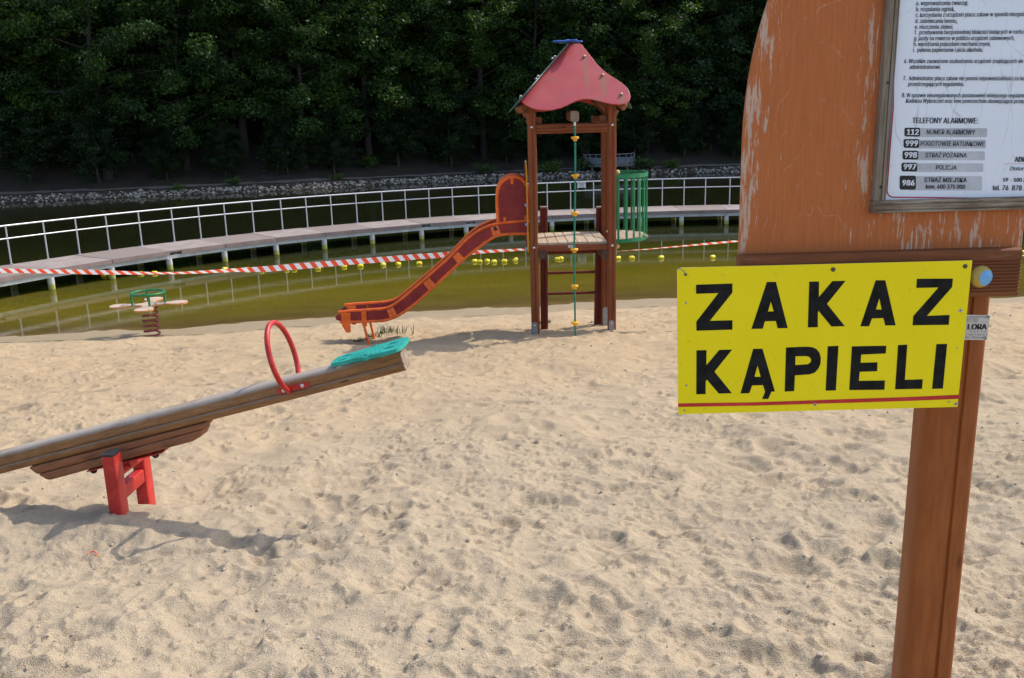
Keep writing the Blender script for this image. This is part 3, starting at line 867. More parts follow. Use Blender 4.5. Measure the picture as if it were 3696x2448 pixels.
    for z in (DZ + 1.04, DZ + 0.70):
        rail.tube([arc(q, PR, z) for q in np.linspace(full[0], full[-1], 160)], 0.024 if z > 1.5 else 0.020, 10)
    rl = rail.build("railing", M['steel'], root, smooth=True, auto=50)
    for q in full:
        mb = MB(); mb.tube([arc(q, PR, DZ - .2), arc(q, PR, DZ + 1.02)], .021, 10); mb.lathe([(.05, 0), (.05, .012), (.02, .013)], arc(q, PR, DZ + .004), (0, 0, 1), 12)
        mb.build("railing_post", M['steel'], rl, smooth=True, auto=40)
    # small notice on the railing
    c = [at_y(x, y, float(arc(0, PR, 0)[1])) for x, y in ((2083.6, 659), (2113.5, 658), (2113.5, 676.5), (2083.6, 677.5))]
    o = thing("railing_sign", c[3], "small white notice with lines of dark print fixed to the boardwalk railing", "sign")
    c = [p + (0, -.10, 0) for p in c]
    mb = MB(); mb.prism(c, (0, .008, 0)); mb.build("panel", mat_paint('white_panel', (.62, .64, .68), .5), o)
    mb = MB()
    for p in (c[2], c[3]):
        q = p + (0.01 if p is c[3] else -.01, .02, 0); mb.tube([q + (0, 0, .2), q - (0, 0, .14)], .008, 6)
    mb.build("bracket", M['steel'], o)
    mb = MB(); W_ = c[1][0] - c[0][0]; H_ = c[0][2] - c[3][2]
    for k, (s_, e_) in enumerate(((.10, .9), (.16, .85), (.35, .65), (.1, .9), (.2, .8))):
        z = c[0][2] - H_ * (.18 + .16 * k); mb.box(((c[0][0] + W_ * (s_ + e_) / 2), c[0][1] - .002, z), (W_ * (e_ - s_), .002, H_ * .07))
    mb.build("printed_lines", M['black'], o)
make_boardwalk()

# ------------------------------------------------------------------ swim-line floats
BUOYS = [(377,996,0),(400,995,0),(507,988,0),(558,987,0),(812,973,1),(892,973,0),(943,977,0),(1034,973,0),(1061,972,0),(1147,969,0),(1241.5,963,0),(1301,961,0),(1383,956,1),(1438,954,1),(1513,952,0),(1596,949,0),(1713,944,0),(1732,945,2),(1759,943,1),(1783,946,0),(1820,944,0),(1860,940,3),(2011,936,2),(2025,934,1),(2176,937,0),(2231,933,0),(2280,932,0),(2386,931,0),(2572,929,0),(3688,912,0)]
def make_buoys():
    prof = [(.012, -.070), (.026, -.069), (.047, -.050), (.049, -.044), (.049, .044), (.047, .050), (.026, .069), (.012, .070)]
    where = ["below the tape at the far left", "just right of the leftmost float under the tape", "behind the tape left of the spring rocker ring", "above the spring rocker ring",
             "peeping above the tape right of the spring rocker", "half hidden by the tape, left of the middle", "mostly hidden under the twisted tape", "left one of a pair hanging under the tape edge",
             "right one of a pair under the tape edge", "alone below the tape, left of the last five before the slide", "fifth from the slide's left side", "fourth from the slide's left side", "third from the slide's left side", "second from the slide's left side",
             "nearest clear of the slide on its left", "half covered by the slide chute", "upright, leftmost of the six right of the slide", "lying flat against an upright one, right of the slide", "tilted, third of the six right of the slide", "upright, fourth of the six right of the slide",
             "fifth of the six right of the slide", "tilted, nearest the tower's left post", "lying flat between the ladder posts", "end-on between the ladder posts", "half hidden behind the right ladder post", "just right of the tower's right post",
             "below the green basket's right half", "right of the green basket", "above the yellow sign's left corner", "at the right edge beside the notice board"]
    line = []
    mesh = None
    for i, (x, y, k) in enumerate(BUOYS):
        p = at_z(x, y + 2, 0.0); line.append(p)
        o = bpy.data.objects.new("float", None) if False else None
        if mesh is None:
            mb = MB(); mb.lathe(prof, (0, 0, 0), (1, 0, 0), 10)
            mb.lathe([(.012, -.08), (.012, .08)], (0, 0, 0), (1, 0, 0), 8)
            o = mb.build("float", M['buoy'], None, smooth=True, auto=25); mesh = o.data
        else:
            o = bpy.data.objects.new("float", mesh); COL.objects.link(o)
        o.location = (p[0], p[1], .026)
        o.rotation_euler = [(0, 0, .25 + .2 * math.sin(i * 2.1)), (0, .25, .9), (0, 0, -.2), (0, -.55, .5)][k]
        s = 1.15 if k != 2 else .98
        o.scale = (s, s, s)
        tag(o, f"yellow plastic float {where[i]}", "float", "yellow floats on the swimming line")
    path = []
    P = sorted(line, key=lambda p: p[0])
    for a, b in zip(P[:-1], P[1:]):
        for q in np.linspace(0, 1, 8)[:-1]:
            path.append(a + (b - a) * q + (0, 0, .012 - .03 * math.sin(math.pi * q)))
    mb = MB(); mb.tube(path, .006, 5)
    tag(mb.build("float_rope", mat_paint('rope_grey', (.12, .12, .09), .8), None), "thin grey rope threading the yellow floats across the water", "rope")
make_buoys()

# ------------------------------------------------------------------ barrier tape
def make_tape(name, pts, Y0, Y1, label):
    x0, x1 = pts[0][0], pts[-1][0]
    xs = np.array([p[0] for p in pts], float)
    vs, uv = [], []; L = 0; prev = None
    for x in np.linspace(x0, x1, 150):
        yt = np.interp(x, xs, [p[1] for p in pts]); yb = np.interp(x, xs, [p[2] for p in pts])
        Y = Y0 + (Y1 - Y0) * (x - x0) / (x1 - x0)
        a = at_y(x, yt, Y); b = at_y(x, yb, Y); h = a[2] - b[2]
        b = b + (0, math.sqrt(max(.078 ** 2 - h * h, 0)), 0)
        m = (a + b) / 2
        if prev is not None: L += np.linalg.norm(m - prev)
        prev = m; vs += [a, b]; uv += [(L, 0), (L, 1)]
    n = len(vs) // 2
    o = link_mesh(name, vs, [(2 * i, 2 * i + 1, 2 * i + 3, 2 * i + 2) for i in range(n - 1)], TAPE)
    lay = o.data.uv_layers.new(name="UVMap")
    for lp in o.data.loops: lay.data[lp.index].uv = uv[lp.vertex_index]
    shade(o)
    tag(o, label, "barrier tape")
t = NT("tape_plastic")
tc = t.n("TexCoord"); sp = t.n("SeparateXYZ"); t.l(tc.outputs["UV"], sp.inputs[0])
fr_ = t.math('FRACT', t.math('ADD', t.math('DIVIDE', sp.outputs[0], 0.158), t.math('MULTIPLY', sp.outputs[1], -0.42)))
t.color(t.mix(t.ramp(fr_, [(0.0, 0.0), (0.5, 1.0)], 'CONSTANT'), (0.80, 0.09, 0.035), (0.78, 0.78, 0.80)))
t.set(0.35); 
tl = t.n("BsdfTranslucent"); t.l(t.b.inputs["Base Color"].links[0].from_socket, tl.inputs["Color"])
mx = t.n("MixShader"); mx.inputs[0].default_value = .35; t.l(t.b.outputs[0], mx.inputs[1]); t.l(tl.outputs[0], mx.inputs[2]); t.l(mx.outputs[0], t.out.inputs["Surface"])
TAPE = t.m
make_tape("barrier_tape", [(-420, 962, 985), (0, 969, 987), (103, 971, 988), (230, 973, 990), (344, 973.5, 992), (478, 980, 994), (574, 983, 993), (640, 982, 992.5), (730, 977, 989.5), (844, 969, 983.5), (958, 961, 982), (1072, 951, 973), (1200, 941, 962), (1301, 933, 953), (1403, 925, 946), (1504, 917, 937), (1640, 908, 928), (1740, 903, 917), (1909, 896, 905.5)], 12.9, 14.25, "red and white striped barrier tape sagging from the left edge to the play tower")
make_tape("barrier_tape", [(2222, 906.5, 912), (2340, 898, 904), (2474, 885, 892.5), (2570, 875, 885), (2665, 867, 876), (2850, 855, 866), (3050, 846, 856)], 13.1, 13.9, "red and white striped tape from the tower's right post to behind the notice board")

# ------------------------------------------------------------------ play tower
_p1 = on_ground(1934, 1208); _p2 = on_ground(2209, 1200)
TS = float(np.linalg.norm((_p2 - _p1)[:2])); TEX = unit((*(_p2 - _p1)[:2], 0))
_yaw = RAD(0.5); TEX = np.array([math.cos(_yaw), math.sin(_yaw), 0]); TEY = np.array([-TEX[1], TEX[0], 0])
TO = (_p1 + _p2) / 2 + TEY * TS / 2; TO[2] = 0
print("tower spacing", TS, "at", TO, "ground", ground_z(TO[0], TO[1]))
HS = TS / 2
def T(a, b, z): return TO + TEX * a + TEY * b + np.array([0, 0, z])
def tp(px, py, b):  # photo pixel on tower plane b -> (a, b, z)
    p = on_plane(px, py, TO + TEY * b, TEY); return float((p - TO) @ TEX), b, float(p[2])
def tpa(px, py, a):
    p = on_plane(px, py, TO + TEX * a, TEX); return a, float((p - TO) @ TEY), float(p[2])
Z1 = lambda x, y: (1700 + x / 2.614, 100 + y / 2.614)
Z2 = lambda x, y: (1700 + x / 2.4125, 650 + y / 2.4125)
Z3 = lambda x, y: (1150 + x / 2.24, 600 + y / 2.24)
Z8 = lambda x, y: (1900 + x / 2.614, 400 + y / 2.614)
def tz(px, py, b): return tp(px, py, b)[2]

def make_tower():
    g = ground_z(TO[0], TO[1])
    root = thing("play_tower", (TO[0], TO[1], g), "wooden play tower with red pitched roof, slide, green basket and knotted rope", "play tower")
    up = (0, 0, 1); PW = 0.118
    ztop = tz(*Z1(1340, 720), -HS) + 0.05
    for a, b in ((-HS, -HS), (HS, -HS), (-HS + .055, HS), (HS + .035, HS)):
        mb = MB(); mb.timber(T(a, b, g - .6), T(a, b, ztop + (0.05 if b > 0 else 0)), PW, PW, TEX, TEY, .022, (('y-', .008), ('x+', 0), ('x-', 0)), .010, .016)
        pst = mb.build("post", M['brown'], root, smooth=True, auto=30)
        mb = MB()
        if b < 0:
            zb = tz(*Z2(560, 1232), -HS)
            mb.sweep(timber_section(.078, .44, .03), T(a - .012, b - PW / 2 - .005, zb - .22), T(a - .012, b - PW / 2 - .0005, zb - .22), TEX, up)
            q = mb.build("base_bracket", M['dullsteel'], pst, smooth=True, auto=30)
            mb = MB(); mb.ball(T(a - .012, b - PW / 2 - .004, zb - .05), .016, 5, -TEY, 0); mb.build("bolt", M['bolt'], pst, smooth=True)
            for zz in (tz(*Z1(582, 938), -HS), tz(*Z2(552, 585), -HS)):
                mb = MB(); mb.ball(T(a + .0, b - PW / 2 - .001, zz), .021, 5, -TEY, 0, .6); mb.build("bolt", M['bolt'], pst, smooth=True)
        else:
            zb = tz(*Z2(1180, 1100), HS)
            mb.sweep(timber_section(.075, .5, .03), T(a - .01, b - PW / 2 - .005, zb - .25), T(a - .01, b - PW / 2 - .0005, zb - .25), TEX, up)
            mb.build("base_bracket", M['dullsteel'], pst, smooth=True, auto=30)
    # cross beams under the roof
    zt, zb = tz(*Z1(960, 905), -HS), tz(*Z1(960, 995), -HS)
    for b in (-HS, HS):
        mb = MB(); mb.timber(T(-HS + PW / 2 + .001, b, (zt + zb) / 2), T(HS - PW / 2 - .001, b, (zt + zb) / 2), .085, zt - zb, TEY, up, .015, (('x-', 0.012), ('x-', -.035), ('x+', 0)), .008, .012)
        mb.build("cross_beam", M['brownx'], root, smooth=True, auto=30)
    for a in (-HS, HS):
        mb = MB(); mb.timber(T(a, -HS + PW / 2, zt + .06), T(a, HS - PW / 2, zt + .06), .085, .1, TEX, up, .02)
        mb.build("cross_beam", M['browny'], root, smooth=True, auto=30)
    for a in (-HS + .10, HS - .12):
        mb = MB(); mb.timber(T(a, -HS + .04, zt + .052), T(a, HS + .1, zt + .052), .1, .1, TEX, up, .025); mb.build("cross_beam", M['browny'], root, smooth=True, auto=30)
    # roof
    e = 0.8
    for _ in range(8): e = tp(*Z1(1505, 650), -e)[0] * 0.985
    zE = tz(*Z1(1490, 690), -e); zA = tz(*Z1(968, 143), -0.03)
    n = unit(np.cross(TEX, T(0, 0, zA) - T(0, -e, zE))); n = n if n[2] > 0 else -n
    outl = [(915,150),(1030,150),(1050,163),(1065,185),(1120,255),(1190,345),(1230,385),(1270,420),(1320,455),(1370,485),(1415,515),(1450,545),(1478,575),(1495,610),(1505,650),(1500,675),(1487,697),(1460,712),(1430,720),(1400,724),(1330,720),(1260,705),(1180,685),(1130,674),(1100,672),(1070,672),(1040,676),(1010,683),(980,695),(945,712),(910,730),(850,755),(780,772),(740,777),(700,778),(660,776),(620,770),(580,759),(550,745),(520,730),(495,712),(480,700),(475,688),(480,674),(490,665)]
    P = [on_plane(*Z1(*q), T(0, -e, zE), n) for q in outl]
    loc = [((p - TO) @ TEX, (p - TO) @ TEY, p[2]) for p in P]
    t = NT("roof_red"); v = t.coord(); sp = t.n("SeparateXYZ"); t.l(v, sp.inputs[0])
    st = t.noise(t.coord("Object", (1, 1, .12)), 9, 5, .7); n0 = t.noise(v, 3, 4, .6)
    c = t.mix(n0, (0.33, 0.035, 0.04), (0.43, 0.065, 0.07))
    lowz = t.ramp(t.math('SUBTRACT', float(zA - g), sp.outputs[2]), [(0.25, 0.0), (0.62, 1.0)])
    grime = t.math('MULTIPLY', t.ramp(st, [(0.56, 0.), (0.66, 1.)]), lowz)
    c = t.mix(t.math('MULTIPLY', grime, 0.6), c, (0.17, 0.10, 0.075))
    BOL = [Z1(1068, 275), Z1(1240, 450), Z1(1418, 632)]
    # rust runs below the bolts
    for (bx, by), ln, wd in zip(BOL, (.55, .35, .14), (.034, .055, .05)):
        p = on_plane(bx, by, T(0, -e, zE), n); la = float((p - TO) @ V((1, 0, 0))); lz = float(p[2] - g)
        dx = t.math('ABSOLUTE', t.math('SUBTRACT', t.math('ADD', sp.outputs[0], t.math('MULTIPLY', t.noise(v, 5), .04)), la + .025))
        m = t.math('MULTIPLY', t.ramp(t.math('DIVIDE', dx, wd), [(0.25, 1.), (1.0, 0.)]), t.ramp(t.math('DIVIDE', t.math('SUBTRACT', lz, sp.outputs[2]), ln), [(0.0, 0.), (0.04, 1.), (0.7, .8), (1.0, 0.)]))
        c = t.mix(t.math('MULTIPLY', m, 0.72), c, (0.19, 0.115, 0.06))
    t.color(c); t.set(.5); t.l(t.math('ADD', t.math('MULTIPLY', n0, .3), .3), t.b.inputs["Roughness"])
    roof_red = t.m
    roof_green = mat_paint('roof_green', (0.02, 0.085, 0.065), .45, (.12, .14, .1), .5)
    redges = mat_paint('roof_back_red', (0.40, 0.02, 0.015), .5)
    def rot(q, k):
        a, b = q
        for _ in range(k % 4): a, b = -b, a
        return a, b
    ln = np.array([n @ TEX, n @ TEY, n[2]])
    print('roof', e, zE, zA, 'cam a', -(TO @ TEX), 'need', -(zA - 4.0) * e / (zA - zE))
    inner = np.array(loc[0]); hip = on_plane(*Z1(960, 150), T(0, -e, zE), n); hip = ((hip - TO) @ TEX, (hip - TO) @ TEY, hip[2])
    for k, m in ((0, roof_red), (1, roof_green), (2, redges), (3, roof_green)):
        mb = MB()
        pts = [T(*rot(q[:2], k), q[2] - (.0 if k % 2 == 0 else .004)) for q in (loc if k == 0 else [(-a, b, z) for a, b, z in loc] if k == 2 else [hip] + loc[1:])]
        na = rot(ln[:2], k); nn = TEX * na[0] + TEY * na[1] + np.array([0, 0, ln[2]])
        mb.prism(pts, -nn * .017)
        pn = mb.build("roof_panel", m, root, bevel=.003)
        for bx, by in BOL:
            p = on_plane(bx, by, T(0, -e, zE), n); q = ((p - TO) @ TEX, (p - TO) @ TEY)
            c0 = T(*rot(q, k), p[2]) + nn * .001
            mb = MB(); mb.lathe([(.019, 0), (.022, .008), (.020, .019), (.012, .025)], c0, nn, 14); mb.lathe([(.012, .0252), (.010, .030)], c0, nn, 10, mat=1)
            mb.build("bolt_cap", [M['dullsteel'], M['yellowp']], pn, smooth=True, auto=40)
    # hip rafters
    for sa in (-1, 1):
        for sb in (-1, 1):
            mb = MB(); p0 = T(sa * .10, sb * .10, zA - .32); p1 = T(sa * (e * .93), sb * (e * .90), zE - .085)
            d = unit(p1 - p0); sx = unit(np.cross(d, up)); mb.timber(p0, p1, .09, .10, sx, np.cross(sx, d), .02)
            mb.build("rafter", M['browny'], root, smooth=True, auto=30)
            mb = MB(); p0 = T(sa * (e * .52), sb * (e * .50), zE + .05); p1 = T(sa * (e * .80), sb * (e * .76), zE - .16)
            d = unit(p1 - p0); sx = unit(np.cross(d, up)); mb.timber(p0, p1, .08, .09, sx, np.cross(sx, d), .02)
            mb.build("rafter", M['browny'], root, smooth=True, auto=30)
    # blue cross on the top
    zc = tz(*Z1(940, 136), -.03); star = []
    for k in range(4):
        c0 = math.pi / 2 * k + .42
        for dr, da in ((.085, -.62), (.19, -.26), (.222, -.13), (.228, 0), (.222, .13), (.19, .26), (.085, .62)): star.append((dr * math.cos(c0 + da), dr * math.sin(c0 + da)))
    mb = MB(); mb.prism([T(a * 1.05, b * 1.05, zc) for a, b in star], (0, 0, .022)); mb.build("roof_cap", M['blue'], root, bevel=.007)
    mb = MB(); mb.ball(T(0, 0, zc + .02), .05, 6, up, 0, .4); mb.build("roof_knob", M['blue'], root, smooth=True)
    # floor
    zp = tz(*Z2(890, 542), -HS - .02); zf = tz(*Z2(890, 612), -HS)
    xs = np.linspace(-HS + PW / 2 + .002, HS - PW / 2 - .002, 8)
    for i in range(7):
        mb = MB(); mb.box(T((xs[i] + xs[i + 1]) / 2, 0.03, zp - .018 + .0015 * math.sin(i * 5)), (xs[i + 1] - xs[i] - .006, TS + .06, .036), TEX, TEY)
        mb.build("floor_plank", M['planks'], root, bevel=.006)
    for b in (-HS, HS):
        mb = MB(); mb.timber(T(-HS + PW / 2 + .001, b, (zp + zf) / 2 - .02), T(HS - PW / 2 - .001, b, (zp + zf) / 2 - .02), .06, zp - zf - .04, TEY, up, .008)
        mb.build("floor_beam", M['brownx'], root, smooth=True, auto=30)
    c = [T(*tp(*Z2(x, y), -HS - .031)) for x, y in ((845, 566), (903, 564), (904, 590), (846, 592))]
    mb = MB(); mb.prism(c, TEY * .002); mb.build("name_plate", mat_paint('plate', (.45, .42, .36), .5), root)
    for x in ((590, 657), (1135, 1198)):
        a0, a1 = tp(*Z2(x[0], 650), -HS + .02)[0], tp(*Z2(x[1], 650), -HS + .02)[0]; z1, z0 = tz(*Z2(x[0], 613), -HS), tz(*Z2(x[0], 688), -HS)
        mb = MB(); mb.timber(T((a0 + a1) / 2, -HS - .045, (z0 + z1) / 2), T((a0 + a1) / 2, HS, (z0 + z1) / 2), a1 - a0, z1 - z0, TEX, up, .015)
        mb.build("joist", mat_wood('dark_joist', (.06, .028, .02), (.11, .055, .04), 'y', 50, (.12, .1, .09), .3), root, smooth=True, auto=30)
    # ladder at the back
    lb = HS + .14
    lad = MB(); xs = []
    for (x0, x1) in ((636, 633), (1099, 1122)):
        p0 = tp(*Z2(x0, 1235), lb); p1 = tp(*Z2(x1, 243), lb); xs.append((p0, p1))
    rung = MB()
    for y in (625, 805, 985, 1165):
        q0 = tp(*Z2(640, y), lb); q1 = tp(*Z2(1100, y), lb); z = (q0[2] + q1[2]) / 2
        rung.tube([T(q0[0], lb, z), T(q1[0], lb, z)], .024 if y != 625 else .034, 10)
        if y == 985: break
    ladder = rung.build("ladder", M['redwood'], root, smooth=True, auto=40)
    for p0, p1 in xs:
        mb = MB(); mb.timber(T(p0[0], lb + .02, p0[2] - .5), T(p1[0], lb - .02, p1[2]), .118, .11, TEX, TEY, .018, (('y-', 0), ('x+', 0), ('x-', 0)), .01, .016)
        lp = mb.build("ladder_post", M['redwood'], ladder, smooth=True, auto=30)
        mb = MB(); mb.box(T(p1[0], lb - .02, p1[2] + .013), (.122, .114, .024), TEX, TEY); mb.build("post_cap", M['endgrain'], ladder, bevel=.006)
    # rope and its beam
    rb = -HS - .58
    pe = tp(*Z1(980, 840), rb); hh = pe[2]
    mb = MB(); mb.timber(T(pe[0], rb, hh), T(pe[0] + .075, HS + .12, hh + .02), .115, .145, TEX, up, .034); mb.build("rope_beam", M['browny'], root, smooth=True, auto=30)
    mb = MB(); mb.sweep(timber_section(.113, .143, .034), T(pe[0], rb - .004, hh), T(pe[0], rb - .0005, hh), TEX, up); mb.build("beam_end", M['endgrain'], root)
    top = tp(*Z1(981, 925), rb); bot = tp(2074, 1252, rb - .06)
    mb = MB(); mb.tube([T(top[0], rb + .03, hh - .06), T(top[0], rb + .03, top[2])], .017, 10)
    pth = [T(top[0] + (bot[0] - top[0]) * q + .006 * math.sin(q * 9), rb + .03 - .08 * q, top[2] + (bot[2] - .25 - top[2]) * q) for q in np.linspace(0, 1, 24)]
    rp = MB(); rp.tube(pth, .0135, 10)
    rope = rp.build("climbing_rope", mat_paint('rope_green', (.008, .17, .10), .7, (.2, .3, .22), .4, 30), root, smooth=True, auto=50)
    fer = mb.build("ferrule", M['bolt'], rope, smooth=True, auto=40)
    for y in (500, 636, 771, 903, 1034, 1165):
        z = tz(2075, y, rb); q = (top[2] - z) / (top[2] - bot[2] + .25); c0 = T(top[0] + (bot[0] - top[0]) * q + .006 * math.sin(q * 9), rb + .03 - .08 * q, z)
        mb = MB(); mb.lathe([(.014, -.034), (.028, -.034), (.030, -.012), (.046, -.008), (.054, .002), (.054, .018), (.046, .024), (.014, .025)], c0, up, 18); mb.build("foot_disc", M['yellowp'], rope, smooth=True, auto=35)
    # green basket on the right side
    ra = tp(*Z8(1141, 900), 0)[0]; R = ra - HS - .0
    zt_ = tz(*Z8(1000, 598), -R * .9); zt2 = tz(*Z8(1000, 636), -R * .9); zb_ = tz(*Z8(1000, 1242), -R * .9); zb2 = tz(*Z8(1000, 1208), -R * .9)
    R2 = max(R, .4); ang = np.linspace(-math.pi / 2, math.pi / 2, 33)
    def bk(q, r, z): return T(HS + .03 + (r / R2) * (R - .03) * math.cos(q), r * math.sin(q), z)
    bas = None
    for z0, z1 in ((zt2, zt_), (zb_, zb2)):
        mb = MB()
        for q0, q1 in zip(ang[:-1], ang[1:]):
            mb.add([bk(q0, R2, z0), bk(q1, R2, z0), bk(q1, R2, z1), bk(q0, R2, z1), bk(q0, R2 - .018, z0), bk(q1, R2 - .018, z0), bk(q1, R2 - .018, z1), bk(q0, R2 - .018, z1)],
                   [(0, 1, 2, 3), (4, 7, 6, 5), (3, 2, 6, 7), (0, 4, 5, 1)])
        if bas is None: bas = mb.build("basket", M['green'], root)
        else: mb.build("basket_rim", M['green'], bas)
    for q in np.linspace(-1.46, 1.46, 14):
        mb = MB(); tang = unit(bk(q + .01, R2, 0) - bk(q - .01, R2, 0)); rad = np.cross(tang, up)
        mb.box(bk(q, R2 - .010, (zt_ + zb_) / 2), (.034, .010, zt2 - zb2 + .02), tang, rad, up); mb.build("bar", M['green'], bas, bevel=.003)
    mb = MB()
    for i in range(5):
        a0 = HS + .03 + (R - .06) * i / 5; b_ = R2 * math.sqrt(max(.05, 1 - ((i + .75) / 5.4) ** 2)) - .03
        mb.box(T(a0 + R / 10, 0, zb2 - .012), (R / 5 - .012, 2 * b_, .03), TEX, TEY)
    mb.build("basket_floor", M['planks'], root, bevel=.005)
    for x, y in (((1383, 1365), 1), ((1275, 577), 2)):
        f = Z1 if y == 1 else Z2; p = tp(*f(*x), -HS + .02)
        mb = MB(); mb.ball(T(p[0], -HS + .02, p[2]), .034, 8); mb.build("knob", M['endgrain'] if False else mat_paint('knob_cream', (.55, .42, .16), .4), root, smooth=True)
    # yellow edged entry panel on the left side
    pa = -HS - PW / 2 - .012
    zt_ = tpa(*Z1(545, 1290), pa)[2] + .0; zb_ = tz(*Z3(1708, 700), -.45); sh = []
    bw = .45
    for q in np.linspace(0, math.pi, 15): sh.append((bw * math.cos(q), zt_ - .30 + .30 * math.sin(q)))
    sh += [(-bw, zb_ + .04), (-bw + .03, zb_), (bw - .03, zb_), (bw, zb_ + .04)]
    mb = MB(); mb.prism([T(pa - .02, b, z) for b, z in sh], TEX * .022)
    mb.m[0] = mb.m[1] = 1
    ep = mb.build("entry_panel", [M['yellowp'], M['maroon']], root)
    for y in (315, 472, 670):
        z = tz(*Z3(1690, y), -.43)
        mb = MB(); mb.ball(T(pa - .021, -.43, z), .026, 6, -TEX, 0); mb.build("bolt_cap", M['paleblue'], ep, smooth=True)
    make_slide(root)

def make_slide(root):
    nb = -.27; Wd = .55
    def sl(x, y): return T(*tp(*Z3(x, y), nb))
    upper = [(160,1182),(250,1172),(340,1167),(430,1161),(510,1155),(550,1147),(580,1136),(612,1119),(640,1098),(680,1066),(720,1032),(850,922),(950,834),(1050,745),(1125,667),(1200,590),(1245,553),(1290,522),(1335,498),(1380,480),(1415,470),(1450,462),(1540,453),(1700,441)]
    lower = [(172,1262),(260,1260),(400,1256),(480,1252),(520,1250),(560,1242),(600,1228),(640,1210),(680,1186),(735,1147),(790,1105),(870,1034),(950,960),(1035,880),(1120,800),(1205,727),(1290,662),(1340,622),(1390,590),(1430,568),(1470,556),(1515,551),(1560,548),(1700,545)]
    U = [sl(*p) for p in upper]; Lw = [sl(*p) for p in lower]; off = TEY * Wd
    bed = MB(); n = len(U)
    ins = [l + (u - l) * .30 for u, l in zip(U, Lw)]
    vs = [p + TEY * .012 for p in ins] + [p + off - TEY * .012 for p in ins]
    bed.add(vs + [p - np.array([0, 0, .012]) for p in vs], [(i, i + 1, i + 1 + n, i + n) for i in range(n - 1)] + [(i + 2 * n, i + n + 2 * n, i + 1 + n + 2 * n, i + 1 + 2 * n) for i in range(n - 1)])
    sld = bed.build("slide", M['steel'], root, smooth=True)
    nose = [(185, 1252), (160, 1250), (142, 1240), (135, 1225), (142, 1210), (160, 1200), (185, 1198)]
    for o_ in (np.zeros(3), off):
        mb = MB(); poly = [p + o_ for p in U] + [p + o_ for p in Lw[::-1]] + [sl(*p) + o_ for p in nose]
        mb.prism(poly, TEY * .016); mb.build("side_panel", M['maroon'], sld)
        mb = MB(); c = TEY * .008 + o_
        mb.tube([p + c for p in U], .021, 10); mb.tube([p + c for p in Lw], .023, 10); mb.build("edge_tube", M['orange'], sld, smooth=True, auto=50)
    f = -TEY * .010
    for q in ([(550,1163),(604,1138),(637,1203),(577,1228)], [(845,945),(893,900),(944,955),(890,1004)], [(1083,735),(1128,690),(1180,745),(1133,797)], [(1388,497),(1450,474),(1475,548),(1412,575)]):
        mb = MB(); mb.prism([sl(*p) + f for p in q], TEY * .009)
        pt = mb.build("joint_plate", M['orange'], sld, bevel=.003)
        c = sum(V(sl(*p)) for p in q) / 4; mb = MB()
        for p in q: mb.ball(c + (V(sl(*p)) - c) * .55 + f - TEY * .001, .009, 4, -TEY, 0)
        mb.build("rivets", M['bolt'], pt)
    mb = MB(); mb.lathe([(.034, 0), (.034, .004)], sl(1430, 505) + f * 1.4, TEY, 14); mb.build("worn_hole", mat_paint('rust', (.05, .025, .015), .9), sld)
    # hood
    hood = [(1452,455),(1443,330),(1442,250),(1447,205),(1458,168),(1475,138),(1497,115),(1525,98),(1557,88),(1590,87),(1620,94),(1645,107),(1668,130),(1684,160),(1693,195),(1697,240),(1699,330),(1700,440)]
    for k, o_ in enumerate((np.zeros(3), off)):
        mb = MB(); mb.prism([sl(*p) + o_ for p in hood], TEY * .012); mb.build("hood_panel", M['maroon'], sld)
        mb = MB(); mb.tube([sl(*p) + o_ + TEY * .006 for p in hood] , .026, 10); mb.build("hood_rim", M['orange'], sld, smooth=True, auto=50)
        if k == 0:
            for (x0, x1, y0, y1) in ((1553, 1574, 100, 145), (1494, 1516, 410, 452), (1664, 1685, 397, 440)):
                mb = MB(); mb.prism([sl(x, y) + f for x, y in ((x0, y0), (x1, y0), (x1, y1), (x0, y1))], TEY * .009)
                mb.build("hood_clip", M['orange'], sld, bevel=.003)
    # roof sheet of the hood between both panels
    mb = MB(); H = [sl(*p) + TEY * .014 for p in hood[2:14]]; m = len(H)
    mb.add(H + [p + off - TEY * .016 for p in H], [(i, i + 1, i + 1 + m, i + m) for i in range(m - 1)]); hs = mb.build("hood_top", M['maroon'], sld, smooth=True)
    sm = hs.modifiers.new("thick", 'SOLIDIFY'); sm.thickness = .01
    # run-out plate and legs
    mb = MB(); mb.prism([sl(*p) + f for p in ((180,1186),(258,1184),(260,1345),(224,1345),(190,1290))], TEY * .010); mb.build("end_plate", M['orange'], sld, bevel=.003)
    mb = MB(); mb.prism([sl(*p) + f + off for p in ((180,1186),(258,1184),(260,1345),(224,1345),(190,1290))], TEY * .010); mb.build("end_plate", M['orange'], sld, bevel=.003)
    for o_, (x0, y0, x1, y1) in ((f * 1.2, (368, 1290, 408, 1440)), (off, (368, 1290, 400, 1420))):
        mb = MB(); mb.prism([sl(*p) + o_ for p in ((345,1172),(384,1171),(392,1285),(385,1298),(362,1298),(353,1285))], TEY * .011)
        a, b = V(sl(x0, y0)) + o_ + TEY * .005, V(sl(x1, y1)) + o_ + TEY * .005
        mb.tube([a, b + unit(b - a) * .3], .019, 10); mb.build("support_leg", M['orange'], sld, smooth=True, auto=40)
make_tower()

